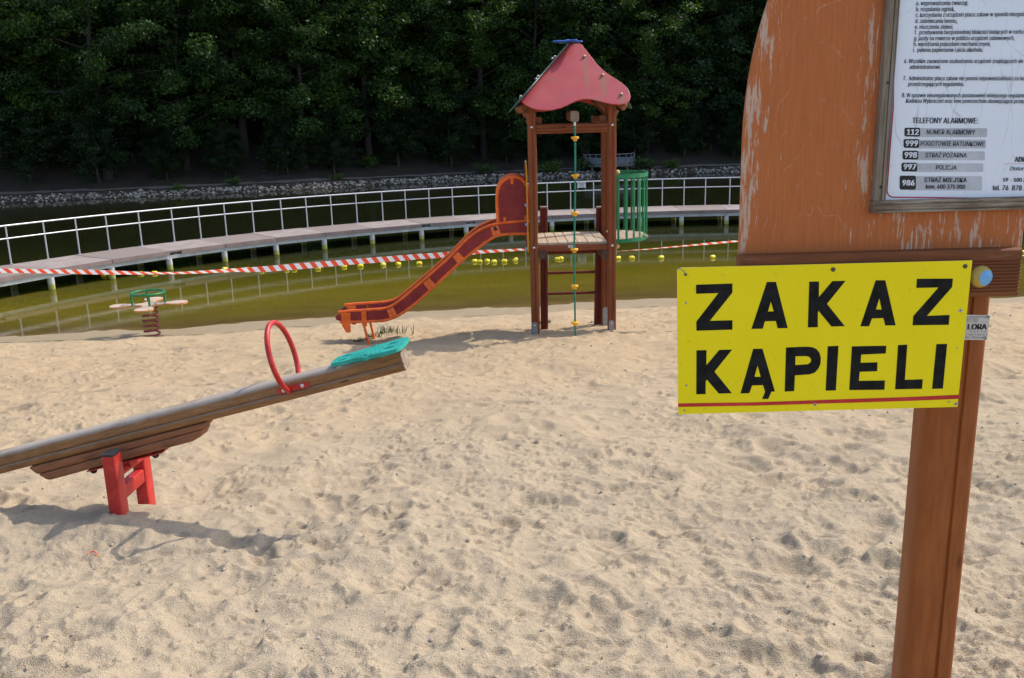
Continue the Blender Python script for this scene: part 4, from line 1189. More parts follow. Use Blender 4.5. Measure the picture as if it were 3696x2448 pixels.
# ------------------------------------------------------------------ spring rocker
def chaikin(P, k=3):
    for _ in range(k):
        Q = []
        for i in range(len(P)):
            a, b = np.array(P[i]), np.array(P[(i + 1) % len(P)]); Q += [tuple(a * .75 + b * .25), tuple(a * .25 + b * .75)]
        P = Q
    return P
def make_rocker():
    p = on_ground(540, 1211); Y = p[1]
    root = thing("spring_rocker", p, "four seat spring rocker with beige plate, green hand ring and rusty red spring", "spring rocker")
    zp = at_y(538, 1102, Y)[2]; zr = at_y(537, 1057, Y)[2]; px = at_y(538, 1102, Y)[0]
    k = (at_y(671, 1102, Y)[0] - at_y(408, 1102, Y)[0]) / 2
    out = []
    for i in range(4):
        a = math.pi / 2 * i; c, s = math.cos(a), math.sin(a)
        for r, w in ((.20, -.17), (.30, -.12), (.42, -.105), (.54, -.16), (.68, -.25), (.94, -.24), (1.04, 0), (.94, .24), (.68, .25), (.54, .16), (.42, .105), (.30, .12), (.20, .17)):
            out.append((k * (r * c - w * s), k * (r * s + w * c)))
    out = chaikin(out, 2); yaw = RAD(12)
    def W(u, v, z): return np.array([px + u * math.cos(yaw) - v * math.sin(yaw), Y + u * math.sin(yaw) + v * math.cos(yaw), z])
    mt = NT("rocker_plate"); v = mt.coord(); n = mt.noise(v, 7, 5, .65)
    c = mt.mix(mt.ramp(n, [(.35, 0.), (.65, 1.)]), (.40, .28, .20), (.50, .385, .295)); mt.color(c); mt.set(.55)
    mb = MB(); mb.prism([W(u, v_, zp) for u, v_ in out], (0, 0, .030)); mb.m[2:] = [1] * (len(mb.m) - 2)
    mb.build("seat_plate", [mt.m, mat_paint('plate_edge', (.5, .2, .05), .5)], root)
    mb = MB()
    for cu, cv, r, a0, a1 in ((.60 * -k, 0, .26, -1.0, 1.0), (.02, 0, .42, -1.0, .6)):
        r *= k; pts = [(cu + r * math.cos(q), cv + r * math.sin(q)) for q in np.linspace(a0, a1, 14)] + [(cu + (r - .035) * math.cos(q), cv + (r - .035) * math.sin(q)) for q in np.linspace(a1, a0, 14)]
        mb.prism([W(u, v_, zp + .0305) for u, v_ in pts], (0, 0, .0015))
    mb.build("worn_marking", mat_paint('marking', (.16, .15, .16), .6), root)
    R = (at_y(594, 1057, Y)[0] - at_y(480, 1057, Y)[0]) / 2
    mb = MB(); mb.tube([W(R * math.cos(q), R * math.sin(q), zr) for q in np.linspace(0, 2 * math.pi, 40)[:-1]], .022, 10, closed=True)
    rg = mb.build("hand_ring", M['green'], root, smooth=True, auto=60)
    for q in (RAD(-78), RAD(12), RAD(102), RAD(192)):
        mb = MB(); mb.tube([W(R * math.cos(q), R * math.sin(q), zr), W(R * .97 * math.cos(q), R * .97 * math.sin(q), zp + .02)], .021, 10); mb.build("ring_leg", M['green'], rg, smooth=True, auto=60)
    zg = p[2] - .06; turns = 6.2; cr = (at_y(574, 1190, Y)[0] - at_y(522, 1190, Y)[0]) / 2
    sx = at_y(548, 1190, Y)[0] - px
    path = []
    for q in np.linspace(0, 1, 180):
        a = q * turns * 2 * math.pi
        path.append(W(sx * .55 + cr * math.cos(a), cr * math.sin(a), zg + (zp - .03 - zg) * q))
    mb = MB(); mb.tube(path, .019, 9); mb.build("spring", mat_paint('spring_red', (.22, .035, .03), .6, (.09, .05, .04), .7), root, smooth=True, auto=60)
    mb = MB(); mb.lathe([(cr * .95, 0), (cr * .95, .03)], W(sx * .55, 0, zp - .034), (0, 0, 1), 20); mb.build("spring_mount", M['dullsteel'], root, smooth=True, auto=40)
make_rocker()

# ------------------------------------------------------------------ seesaw
def make_seesaw():
    Y = 5.05; phi = RAD(-6.5); e3 = np.array([-math.sin(phi), math.cos(phi), 0])
    pz = at_y(470, 1548, Y)
    A = on_plane(0, 1668, pz, e3); B = on_plane(1463, 1292, pz, e3); e1 = unit(B - A); e2 = unit(np.cross(e1, e3)); e2 = e2 if e2[2] > 0 else -e2
    piv = A + e1 * ((pz - A) @ e1)
    tilt = math.atan2(e1[2], e1[0])
    g = ground_z(piv[0], Y)
    root = thing("seesaw", (piv[0], Y, g), "weathered timber seesaw with red steel frame, red hand ring and teal seat", "seesaw")
    def L(s, w, h): return piv + e1 * s + e3 * w + e2 * h
    def sh(px, py, w=0.0):
        p = on_plane(px, py, piv + e3 * w, e3); return float((p - piv) @ e1), float((p - piv) @ e2)
    def wood(name, lo, hi, grey, amt):
        t = NT(name); tc = t.n("TexCoord"); r1 = t.n("Mapping"); r1.inputs["Rotation"].default_value = (0, tilt, 0); t.l(tc.outputs["Object"], r1.inputs[0])
        m2 = t.n("Mapping"); m2.inputs["Scale"].default_value = (.07, 1, 1); t.l(r1.outputs[0], m2.inputs[0])
        n1 = t.noise(m2.outputs[0], 60, 6, .7, .4); n2 = t.noise(m2.outputs[0], 13, 5, .7); n3 = t.noise(r1.outputs[0], 5, 4, .6)
        c = t.mix(t.ramp(n1, [(.3, 0.), (.7, 1.)]), lo, hi)
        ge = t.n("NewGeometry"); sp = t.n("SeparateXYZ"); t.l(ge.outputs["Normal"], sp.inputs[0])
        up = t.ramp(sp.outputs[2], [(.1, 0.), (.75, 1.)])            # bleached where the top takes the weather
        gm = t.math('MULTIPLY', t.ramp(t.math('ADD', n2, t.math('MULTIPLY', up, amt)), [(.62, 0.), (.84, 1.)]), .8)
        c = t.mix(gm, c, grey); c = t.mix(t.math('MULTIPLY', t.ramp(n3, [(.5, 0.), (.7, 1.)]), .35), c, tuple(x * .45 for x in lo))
        cr = t.ramp(t.noise(m2.outputs[0], 30, 3, .5, .8), [(.30, 1.), (.36, 0.)]); c = t.mix(t.math('MULTIPLY', cr, .7), c, (.03, .025, .02))
        t.color(c); t.set(.75, 0, .3); t.bump(n1, .45, .004); return t.m
    wb = wood("weathered_beam", (.19, .088, .032), (.33, .170, .072), (.34, .31, .27), .46)
    wl = wood("brown_lower_beam", (.20, .075, .032), (.32, .13, .06), (.30, .24, .19), .06)
    s1 = sh(1463, 1292)[0]; hb = .128; wd = .135
    sL = -1.72
    mb = MB(); mb.sweep(timber_section(wd, hb, .036, (('x-', -.012), ('x+', -.012)), .012, .018), L(sL, 0, 0), L(s1 - .008, 0, 0), e3, e2, steps=1)
    mb.build("beam", wb, root, smooth=True, auto=30)
    mb = MB(); mb.sweep(timber_section(wd - .004, hb - .004, .034), L(s1 - .0075, 0, 0), L(s1, 0, 0), e3, e2); mb.build("beam_end", M['endgrain'], root, smooth=True, auto=40)
    z6 = lambda x, y: (x / 2.614, 1450 + y / 2.614)
    w0 = -.062
    P = {k: sh(*z6(*q), w0) for k, q in dict(a=(262,632), b=(345,692), c=(430,738), d=(470,744), e=(1810,381), f=(1880,341), g=(1915,262), h=(1945,183)).items()}
    top_h = -hb / 2 - .001
    a, h = (P['a'][0], top_h), (P['h'][0], top_h)
    for nm, poly in (("x", [a, P['b'], P['g'], h]), ("y", [(P['b'][0] + .004, P['b'][1] - .001), P['c'], P['d'], P['e'], P['f'], (P['g'][0] - .003, P['g'][1] - .001)])):
        if nm == "x": upm = poly
        else: lowm = poly
    mb = MB(); mb.prism([L(s, w0, q) for s, q in upm], e3 * .124); lb = mb.build("lower_beam", wl, root, bevel=.012)
    mb = MB(); mb.prism([L(s, w0, q) for s, q in lowm], e3 * .124); mb.build("lower_board", wl, lb, bevel=.012)
    # steel carrier under the beam
    q0, q1 = sh(*z6(800, 664), w0), sh(*z6(1512, 484), w0); hm = min(P['d'][1], P['e'][1]) - .006
    mb = MB(); mb.box(L((q0[0] + q1[0]) / 2, 0, hm), (q1[0] - q0[0], .10, .008), e1, e3, e2)
    cs = (q0[0] + q1[0]) / 2
    mb.tube([L(cs, -.2, hm - .035), L(cs, .2, hm - .035)], .024, 12); mb.box(L(cs, 0, hm - .02), (.07, .09, .04), e1, e3, e2)
    car = mb.build("carrier", M['red'], root, bevel=.003)
    for q in (z6(890, 662), z6(1472, 508)):
        s_, h_ = sh(*q); mb = MB(); mb.ball(L(s_, 0, hm - .012), .022, 6); mb.build("bolt_cap", M['black'], car, smooth=True)
    # frame
    def leg(px, py, captop, dx=0, dy=0):
        p = on_ground(px, py); x, y = p[0] + dx, p[1] + dy
        return x, y, p[2], at_y(captop[0], captop[1], y)[2]
    x, y, zg, zt = leg(424, 1862, z6(1018, 492))
    y += .03
    fr = None
    for k in range(2):
        xx, yy = x + k * .015, y + k * .345
        mb = MB(); mb.timber((xx, yy, zg - .5), (xx, yy, zt - .012), .074, .105, (1, 0, 0), (0, 1, 0), .011)
        l = mb.build("leg", M['red'], root, smooth=True, auto=30)
        mb = MB(); mb.timber((xx, yy, zt - .0125), (xx, yy, zt), .074, .105, (1, 0, 0), (0, 1, 0), .013); mb.build("leg_cap", M['black'], l, smooth=True, auto=30)
    zc = at_y(*z6(1180, 880), y)[2]
    mb = MB(); mb.timber((x + .005, y + .053, zc), (x + .015, y + .292, zc), .06, .085, (1, -.1, 0), (0, 0, 1), .010); mb.build("crossbar", M['red'], root, smooth=True, auto=30)
    # seat
    z5 = lambda x, y: (900 + x / 3.643, 1100 + y / 3.643)
    sa = sh(*z5(1045, 825), -.1)[0] + .0; sb = sh(*z5(2060, 520))[0] + .0
    Ls = sb - sa
    half = [(0, .055), (.02, .078), (.10, .092), (.30, .100), (.46, .112), (.50, .140), (.54, .145), (.58, .125), (.72, .138), (.90, .142), (.96, .13), (1.0, .095)]
    out = [(q * Ls, -w) for q, w in half] + [(q * Ls, w) for q, w in half[::-1]]
    out = chaikin(out, 2)
    def ell(cu, cv, ru, rv, n=16): return [(cu + ru * math.cos(2 * math.pi * i / n), cv + rv * math.sin(2 * math.pi * i / n)) for i in range(n)]
    holes = [ell(.16 * Ls, .045, .03, .014), ell(.16 * Ls, -.045, .03, .014), ell(.80 * Ls, .055, .034, .016), ell(.80 * Ls, -.05, .034, .016), ell(.52 * Ls, -.097, .030, .014), ell(.52 * Ls, .097, .030, .014)]
    mb = MB(); h0 = hb / 2 + .004
    plate(mb, out, holes, lambda u, v: L(sa + u, v, h0), e2 * .021)
    for i in range(15):
        u = .05 + .057 * i
        for sgn in (-1, 1):
            if any(abs(u - c / Ls) < .075 and abs(sgn * .05 - v) < .03 for c, v in ((.16 * Ls, .045 * sgn), (.80 * Ls, .053 * sgn))): continue
            w1 = .085 if u < .48 else .118
            a_, b_ = L(sa + u * Ls, sgn * .018, h0 + .0215), L(sa + (u + .055) * Ls, sgn * w1, h0 + .0215)
            d = unit(b_ - a_); mb.box((a_ + b_) / 2, (np.linalg.norm(b_ - a_), .010, .0035), d, np.cross(e2, d), e2)
    st = mb.build("seat", M['teal'], root)
    # hand ring
    C0 = on_plane(1022, 1290, piv, e3); d1 = unit((.12, .95, 0)); d2 = unit(e2 * .9 + np.array([-.02, 0, .1]))
    ru = abs(at_y(1022, 1165, Y)[2] - at_y(1022, 1412, Y)[2]) / 2
    mb = MB(); mb.tube([C0 + d1 * .165 * math.cos(q) + d2 * ru * math.sin(q) for q in np.linspace(0, 2 * math.pi, 64)[:-1]], .0155, 12, closed=True)
    hr = mb.build("hand_ring", M['red'], root, smooth=True, auto=60)
    for sgn in (-1, 1):
        w = -wd / 2 - .007 if sgn < 0 else wd / 2 + .001
        pts = [sh(*z5(*q), w) for q in ((360,1105),(775,1010),(790,1085),(378,1188))]
        mb = MB(); mb.prism([L(s_, w, h_) for s_, h_ in pts], e3 * .006); pl = mb.build("ring_plate", M['red'], hr, bevel=.002)
        for q in ((450, 1131), (693, 1066)):
            s_, h_ = sh(*z5(*q), w); mb = MB(); mb.ball(L(s_, w + (0 if sgn < 0 else .006), h_), .0125, 6, e3 * sgn, 0, .6); mb.build("bolt", M['bolt'], hr, smooth=True)
make_seesaw()

# ------------------------------------------------------------------ notice board
z1n = lambda x, y: (3150 + x / 3.919, y / 3.919)
z2n = lambda x, y: (3100 + x / 3.92, 380 + y / 3.92)
z5n = lambda x, y: (3000 + x / 2.24, 850 + y / 2.24)
z4n = lambda x, y: (2400 + x / 2.45, 880 + y / 2.45)
def mat_panel():
    t = NT("painted_plywood"); v = t.coord()
    gr = t.noise(t.coord("Object", (1, 1, .05)), 130, 5, .7); n0 = t.noise(v, 5, 4, .6)
    c = t.mix(t.ramp(gr, [(.3, 0.), (.7, 1.)]), (.40, .115, .030), (.52, .165, .050))
    c = t.mix(t.math('MULTIPLY', n0, .35), c, (.35, .10, .03))
    sp = t.n("SeparateXYZ"); t.l(v, sp.inputs[0])
    # worn veneer contours: nested thin pale lines where the paint has gone
    xx = t.math('SUBTRACT', sp.outputs[0], PANEL_SPLIT + .02); wob = t.noise(t.coord("Object", (1.6, 1, .7)), 4.5, 4, .55)
    f_ = t.math('ADD', t.math('ADD', sp.outputs[2], t.math('MULTIPLY', t.math('MULTIPLY', xx, xx), 14.0)), t.math('MULTIPLY', wob, .34))
    fr = t.math('FRACT', t.math('MULTIPLY', f_, 9.0))
    ln = t.ramp(t.math('ABSOLUTE', t.math('SUBTRACT', fr, .5)), [(.008, 1.), (.022, 0.)])
    brk = t.ramp(t.noise(v, 17, 5, .75), [(.46, 0.), (.62, 1.)])
    ln = t.math('MULTIPLY', t.math('MULTIPLY', ln, brk), .5)
    # flaked streaks, densest near both edges and the foot of the sheet
    fl = t.noise(t.coord("Object", (1, 1, .10)), 120, 4, .75); fb = t.noise(t.coord("Object", (1, 1, .45)), 9, 4, .7)
    ed = t.ramp(t.math('ABSOLUTE', xx), [(.06, 0.0), (.17, 0.75), (.26, 1.0)])
    thr = t.math('ADD', t.math('MULTIPLY', fl, .62), t.math('ADD', t.math('MULTIPLY', fb, .34), t.math('MULTIPLY', ed, .10)))
    for bx, bz, sx, sz, am in FLAKE_SPOTS:
        dx = t.math('DIVIDE', t.math('SUBTRACT', sp.outputs[0], bx), sx); dz = t.math('DIVIDE', t.math('SUBTRACT', sp.outputs[2], bz), sz)
        d2 = t.math('ADD', t.math('MULTIPLY', dx, dx), t.math('MULTIPLY', dz, dz))
        thr = t.math('ADD', thr, t.math('MULTIPLY', t.ramp(d2, [(0.0, am), (1.0, 0.0)]), 1.0))
    flk = t.math('MULTIPLY', t.ramp(thr, [(.622, 0.), (.655, 1.)]), .8)
    m = t.math('MAXIMUM', ln, flk)
    c = t.mix(m, c, (.52, .40, .31)); t.color(c); t.set(.55, 0, .2)
    t.bump(t.math('SUBTRACT', gr, m), .15, .002); return t.m
def make_board():
    global PANEL_SPLIT
    YP = 2.478
    xl = at_y(2668, 920, YP)[0]; xr = at_y(3690, 880, YP)[0]; xc = (xl + xr) / 2; hw = (xr - xl) / 2
    xpost = at_y(3440, 1500, 2.50)[0]
    root = thing("notice_board", (xpost, 2.54, ground_z(xpost, 2.54)), "brown wooden notice board with flaking arched panel and white rules poster on one post", "notice board")
    PANEL_SPLIT = float(at_y(2930, 500, YP)[0] - xpost)
    global FLAKE_SPOTS
    zr = ground_z(xpost, 2.54); FLAKE_SPOTS = []
    for px_, py_, sx, sz, am in ((2785, 110, .05, .11, .105), (2745, 330, .035, .16, .06), (3150, 130, .045, .16, .08), (3110, 480, .035, .20, .085), (2700, 620, .03, .25, .06), (3130, 660, .03, .10, .07)):
        p = at_y(px_, py_, YP); FLAKE_SPOTS.append((float(p[0] - xpost), float(p[2] - zr), sx, sz, am))
    z0 = at_y(2677, 515, YP)[2]; zb = at_y(2668, 1010, YP)[2]; hz = .71
    out = [(xl, zb), (xr, zb)]
    for q in np.linspace(0, math.pi, 40): out.append((xc + hw * math.cos(q), z0 + hz * math.sin(q)))
    mb = MB(); mb.prism([(x, YP, z) for x, z in out], (0, .018, 0)); panel = mb.build("panel", mat_panel(), root, bevel=.003)
    # post
    mb = MB(); mb.timber((xpost, 2.547, ground_z(xpost, 2.5) - .5), (xpost, 2.547, at_y(3440, 250, 2.5)[2]), .160, .10, (1, 0, 0), (0, 1, 0), .022, (('y-', .022),), .007, .012)
    post = mb.build("post", mat_wood('post_timber', (.25, .070, .018), (.37, .115, .032), 'z', 45, None, 0, .45), root, smooth=True, auto=30)
    # ribbed beam
    YB = 2.430; x0 = at_y(2673, 930, YB)[0]; x1 = at_y(3686, 960, YB)[0]; zt = at_y(3300, 909, YB)[2]; zb_ = at_y(3640, 1070, YB)[2]; h = zt - zb_
    sect = [(0.046, -h / 2), (0.046, h / 2)]; nr = 13
    sect.append((.006, h / 2)); sect.append((0, h / 2 - .006))
    zz = h / 2 - .30 * h * .75
    sect.append((0, zz + .004))
    k = int((zz + h / 2 - .006) / .0092)
    for i in range(k):
        q = zz - i * .0092; sect += [(0, q), (.0035, q - .0015), (.0035, q - .0035), (0, q - .005)]
    sect += [(0, -h / 2 + .005), (.005, -h / 2)]
    mb = MB(); mb.sweep([(a, b) for a, b in sect], (x0, YB, (zt + zb_) / 2), (x1, YB, (zt + zb_) / 2), (0, 1, 0), (0, 0, 1))
    mb.build("ribbed_beam", mat_wood('beam_timber', (.15, .048, .016), (.25, .085, .030), 'x', 50, (.24, .16, .10), .08, .6), root)
    c = at_y(*z5n(1232, 340), YB - .012)
    mb = MB(); r = 43 / 1300.
    mb.ball((c[0], YB + .012, c[2]), r, 12, (0, -1, 0), -.4); kb = mb.build("bolt_cap", mat_paint('cap_yellow', (.48, .33, .06), .4, (.3, .25, .12), .4), root, smooth=True)
    dv = unit((.28, -.95, -.06)); mb = MB()
    pr = [(r * 1.012 * math.sin(q), r * 1.012 * math.cos(q)) for q in np.linspace(.72, 0, 8)]
    mb.lathe(pr, (c[0], YB + .012, c[2]), dv, 24); mb.build("cap_plug", M['paleblue'], kb, smooth=True, auto=60)
    # poster frame and sheet
    YF = 2.452; YS = 2.470
    fl0 = at_y(*z2n(262, 700), YF)[0]; fl1 = at_y(*z2n(436, 700), YF)[0]
    zf1 = at_y(*z2n(1200, 1328), YF)[2]; zf0 = at_y(*z2n(1200, 1508), YF)[2]; ztop = at_y(3250, -420, YF)[2]; xR = fl0 + .62
    fm = mat_wood('frame_timber', (.12, .09, .062), (.36, .29, .21), 'z', 70, (.24, .22, .20), .45, .85)
    fx = mat_wood('frame_timber_across', (.085, .055, .036), (.30, .22, .15), 'x', 70, (.42, .36, .28), .35, .85)
    mb = MB(); mb.timber(((fl0 + fl1) / 2, (YF + YP) / 2, zf1 + .0005), ((fl0 + fl1) / 2, (YF + YP) / 2, ztop), fl1 - fl0, YP - YF - .001, (1, 0, 0), (0, 1, 0), .004, (('y-', .002), ('y-', .013)), .004, .004)
    bt = mb.build("frame_batten", fm, root, smooth=True, auto=30)
    for p in (z2n(310, 1160), z1n(213, 1170)):
        q = at_y(*p, YF - .0005); mb = MB(); mb.lathe([(.0035, 0), (.0025, .0015)], q, (0, -1, 0), 10); mb.build("nail", M['black'], bt)
    mb = MB(); mb.timber((fl0 - .002, (YF + YP) / 2, (zf0 + zf1) / 2), (xR, (YF + YP) / 2, (zf0 + zf1) / 2), zf1 - zf0, YP - YF - .001, (0, 0, 1), (0, -1, 0), .004, (('y+', .006), ('y+', -.009)), .004, .005)
    mb.build("frame_batten", fx, root, smooth=True, auto=30)
    mb = MB(); mb.timber((xR + .02, (YF + YP) / 2, zf1 + .0005), (xR + .02, (YF + YP) / 2, ztop), .04, YP - YF - .001, (1, 0, 0), (0, 1, 0), .004); mb.build("frame_batten", fm, root)
    t = NT("poster_sheet"); v = t.coord(); vv = t.n("TexVoronoi"); vv.feature = 'DISTANCE_TO_EDGE'; vv.inputs["Scale"].default_value = 15
    ds = t.n("Mapping"); ds.inputs["Scale"].default_value = (1, 1, .28); t.l(v, ds.inputs[0]); nn = t.n("TexNoise"); nn.inputs["Scale"].default_value = 12; t.l(ds.outputs[0], nn.inputs[0])
    ad = t.n("VectorMath"); ad.operation = 'ADD'; sc = t.n("VectorMath"); sc.operation = 'SCALE'; sc.inputs[3].default_value = .05; t.l(nn.outputs["Color"], sc.inputs[0]); t.l(ds.outputs[0], ad.inputs[0]); t.l(sc.outputs[0], ad.inputs[1]); t.l(ad.outputs[0], vv.inputs["Vector"])
    crk = t.math('MULTIPLY', t.ramp(vv.outputs["Distance"], [(.004, 1.), (.014, 0.)]), t.ramp(t.noise(v, 8, 3), [(.45, 0.), (.65, .45)]))
    t.color(t.mix(crk, t.mix(t.noise(v, 3, 3), (.68, .73, .80), (.76, .81, .87)), (.30, .30, .31))); t.set(.25, 0, .5)
    zs0 = zf1; mb = MB(); mb.prism([(fl1 - .006, YS, zs0 - .006), (xR + .005, YS, zs0 - .006), (xR + .005, YS, ztop), (fl1 - .006, YS, ztop)], (0, .004, 0)); sheet_ = mb.build("poster", t.m, root)
    YT = YS - .0008
    ink = mat_paint('poster_ink', (.020, .022, .035), .5, (.05, .05, .06), .2); inkb = mat_paint('poster_black', (.008, .008, .010), .4, (.05, .05, .06), .2)
    def P(q): return at_y(*q, YT)
    px = 2.60 / FPX
    lines = [("a. wyprowadzania zwierząt,", 612, 77, 1347, 72), ("b. rozpalania ognisk,", 610, 160, 1155, 158), ("c. korzystania z urządzeń placu zabaw w sposób niezgod", 604, 243, 2136, 229), ("d. zaśmiecania terenu,", 599, 327, 1192, 326),
             ("e. niszczenia zieleni,", 594, 410, 1134, 409), ("f.  przebywania bezpośredniej bliskości będących w ruchu", 588, 489, 2126, 478), ("g. jazdy na rowerze w pobliżu urządzeń zabawowych,", 581, 572, 2000, 567), ("h. wjeżdżania pojazdami mechanicznymi,", 577, 654, 1662, 650), ("i.  palenia papierosów i picia alkoholu.", 570, 736, 1558, 734),
             ("6. Wszelkie zauważone uszkodzenia urządzeń znajdujących się", 442, 895, 2122, 893), ("administratorowi.", 520, 977, 957, 977), ("7.  Administrator placu zabaw nie ponosi odpowiedzialności za be", 430, 1137, 2137, 1139), ("przestrzegających regulaminu.", 502, 1219, 1290, 1219),
             ("8. W sprawie nieuregulowanych postanowień niniejszego regulami", 412, 1377, 2134, 1381), ("Kodeksu Wykroczeń oraz inne powszechnie obowiązujące przep", 470, 1455, 2137, 1461)]
    mb = MB()
    for s, a, b, c, d in lines: 
        for k in range(2): put_text(mb, s, P(z1n(a + 3 * k, b)), P(z1n(c + 3 * k, d)), 52 / 3.919 * px, 0, out=(0, -.0006 - .0001 * k, 0))
    for s, a, b, c, d, cap, bo in (("TELEFONY ALARMOWE:", 752, 254, 1678, 259, 70, .012), ("NUMER ALARMOWY", 957, 413, 1640, 416, 62, .006), ("POGOTOWIE RATUNKOWE", 870, 574, 1771, 581, 60, .006), ("STRAŻ POŻARNA", 938, 738, 1521, 741, 60, .006), ("POLICJA", 1088, 911, 1378, 914, 58, .006), ("STRAŻ MIEJSKA", 921, 1088, 1518, 1090, 60, .02), ("kom. 600 375 000", 943, 1179, 1494, 1183, 54, .012),
                                   ("ADMINIST", 2202, 801, 2560, 803, 66, .012), ("Złotoryjs", 2130, 922, 2420, 924, 50, .006), ("59 - 500 Złot", 2035, 1082, 2430, 1085, 50, .012), ("tel. 76  878 3", 1886, 1203, 2365, 1206, 66, .012)):
        
        for k in range(2 if bo < .01 else 3):
            put_text(mb, s, P(z2n(a + k * 3, b)), P(z2n(c + k * 3, d)), cap / 3.92 * px, 0, out=(0, -.0006 - .0001 * k, 0))
    mb.build("printed_text", ink, sheet_)
    def rrect(x0, y0, x1, y1, r):
        pts = []
        for cx_, cy_, a0 in ((x1 - r, y0 + r, -math.pi / 2), (x1 - r, y1 - r, 0), (x0 + r, y1 - r, math.pi / 2), (x0 + r, y0 + r, math.pi)):
            for k in range(5): a = a0 + math.pi / 2 * k / 4; pts.append((cx_ + r * math.cos(a), cy_ + r * math.sin(a)))
        return pts
    def flat(mb, pts, off): P_ = [at_y(*z2n(*q), YS - off) for q in pts]; mb.add(P_, [tuple(range(len(P_)))])
    mb = MB()
    for b in ((760, 326, 1815, 452), (750, 489, 1797, 612), (740, 653, 1783, 778), (720, 822, 1762, 945), (700, 1003, 1742, 1206)): flat(mb, rrect(*b, 22), .0003)
    mb.build("grey_bars", mat_paint('grey_ink', (.42, .44, .47), .5, (.35, .35, .38), .2), sheet_)
    bx = ((645, 319, 868, 444), (632, 479, 855, 604), (618, 643, 842, 769), (603, 813, 827, 938), (577, 997, 807, 1196)); mb = MB()
    for b in bx: flat(mb, rrect(*b, 26), .0006)
    mb.build("number_boxes", inkb, sheet_)
    mb = MB()
    for s, a, b, c, cap in (("112", 672, 420, 840, 72), ("999", 656, 578, 828, 72), ("998", 641, 742, 815, 72), ("997", 627, 909, 803, 72), ("986", 609, 1136, 781, 72)):
        for k in range(5): put_text(mb, s, P(z2n(a + 3 * k, b)), P(z2n(c + 3 * k - 8, b + 1)), cap / 3.92 * px, 0, out=(0, -.0006 - .0001 * k, 0))
    mb.build("numbers", mat_paint('white_ink', (.72, .75, .80), .5, (.6, .6, .6), .2), sheet_)
    # red line round the sheet
    mb = MB(); w = 9
    edge = [(500, -700), (448, 640)] + [(398 + 90 - 90 * math.cos(q), 1210 + 92 * math.sin(q)) for q in np.linspace(0, math.pi / 2, 10)] + [(2450, 1325)]
    edge[0] = (514, -1400); edge[1] = (487, 40); edge.insert(2, (440, 640))
    for a_, b_ in zip(edge[:-1], edge[1:]):
        a_, b_ = np.array(a_, float), np.array(b_, float); d = (b_ - a_) / np.linalg.norm(b_ - a_); nrm = np.array([-d[1], d[0]]) * w
        flat(mb, [a_ - nrm - d * 2, b_ - nrm + d * 2, b_ + nrm + d * 2, a_ + nrm - d * 2], .0004)
    flat(mb, [(2040, 828), (2450, 829), (2450, 833), (2040, 832)], .0004)
    mb.build("red_border", mat_paint('red_ink', (.45, .012, .06), .4, (.4, .05, .1), .2), sheet_)
    # maker's plate on the post
    YM = 2.4955; c = [at_y(*z5n(*q), YM) for q in ((1010, 640), (1284, 645), (1260, 847), (1000, 843))]
    mb = MB(); mb.prism(c, (0, .0012, 0)); pl = mb.build("maker_plate", mat_metal('plate_aluminium', (.55, .56, .58), .4, .7), post)
    mb = MB()
    def Pm(x, y): return at_y(*z5n(x, y), YM - .0003)
    pm = 2.6 / FPX / 2.24
    for s, a, b, c_, cap, bo in (("z systemem inter", 1090, 664, 1262, 13, .01), ("ukcji: 2010", 1092, 681, 1186, 12, .01), ("1176-1:2001", 1090, 699, 1185, 12, .01), ("LORA", 1100, 760, 1250, 44, .05), ("z a b a w", 1125, 781, 1255, 11, .03), ("x: +48 71 364 32 3", 1086, 808, 1258, 14, .01), ("ter-flora.pl", 1082, 832, 1236, 17, .02)):
        
        for k in range(3 if bo > .03 else 1): put_text(mb, s, Pm(a + 4 * k, b), Pm(c_ + 4 * k, b + 1), cap * pm, 0, out=(0, -.0002 - .0001 * k, 0))
    mb.build("plate_text", M['black'], pl)
    for q in ((1273, 657), (1248, 830)):
        mb = MB(); mb.ball(at_y(*z5n(*q), YM - .0005), .005, 5, (0, -1, 0), 0, .6); mb.build("plate_screw", M['dullsteel'], pl, smooth=True)
make_board()

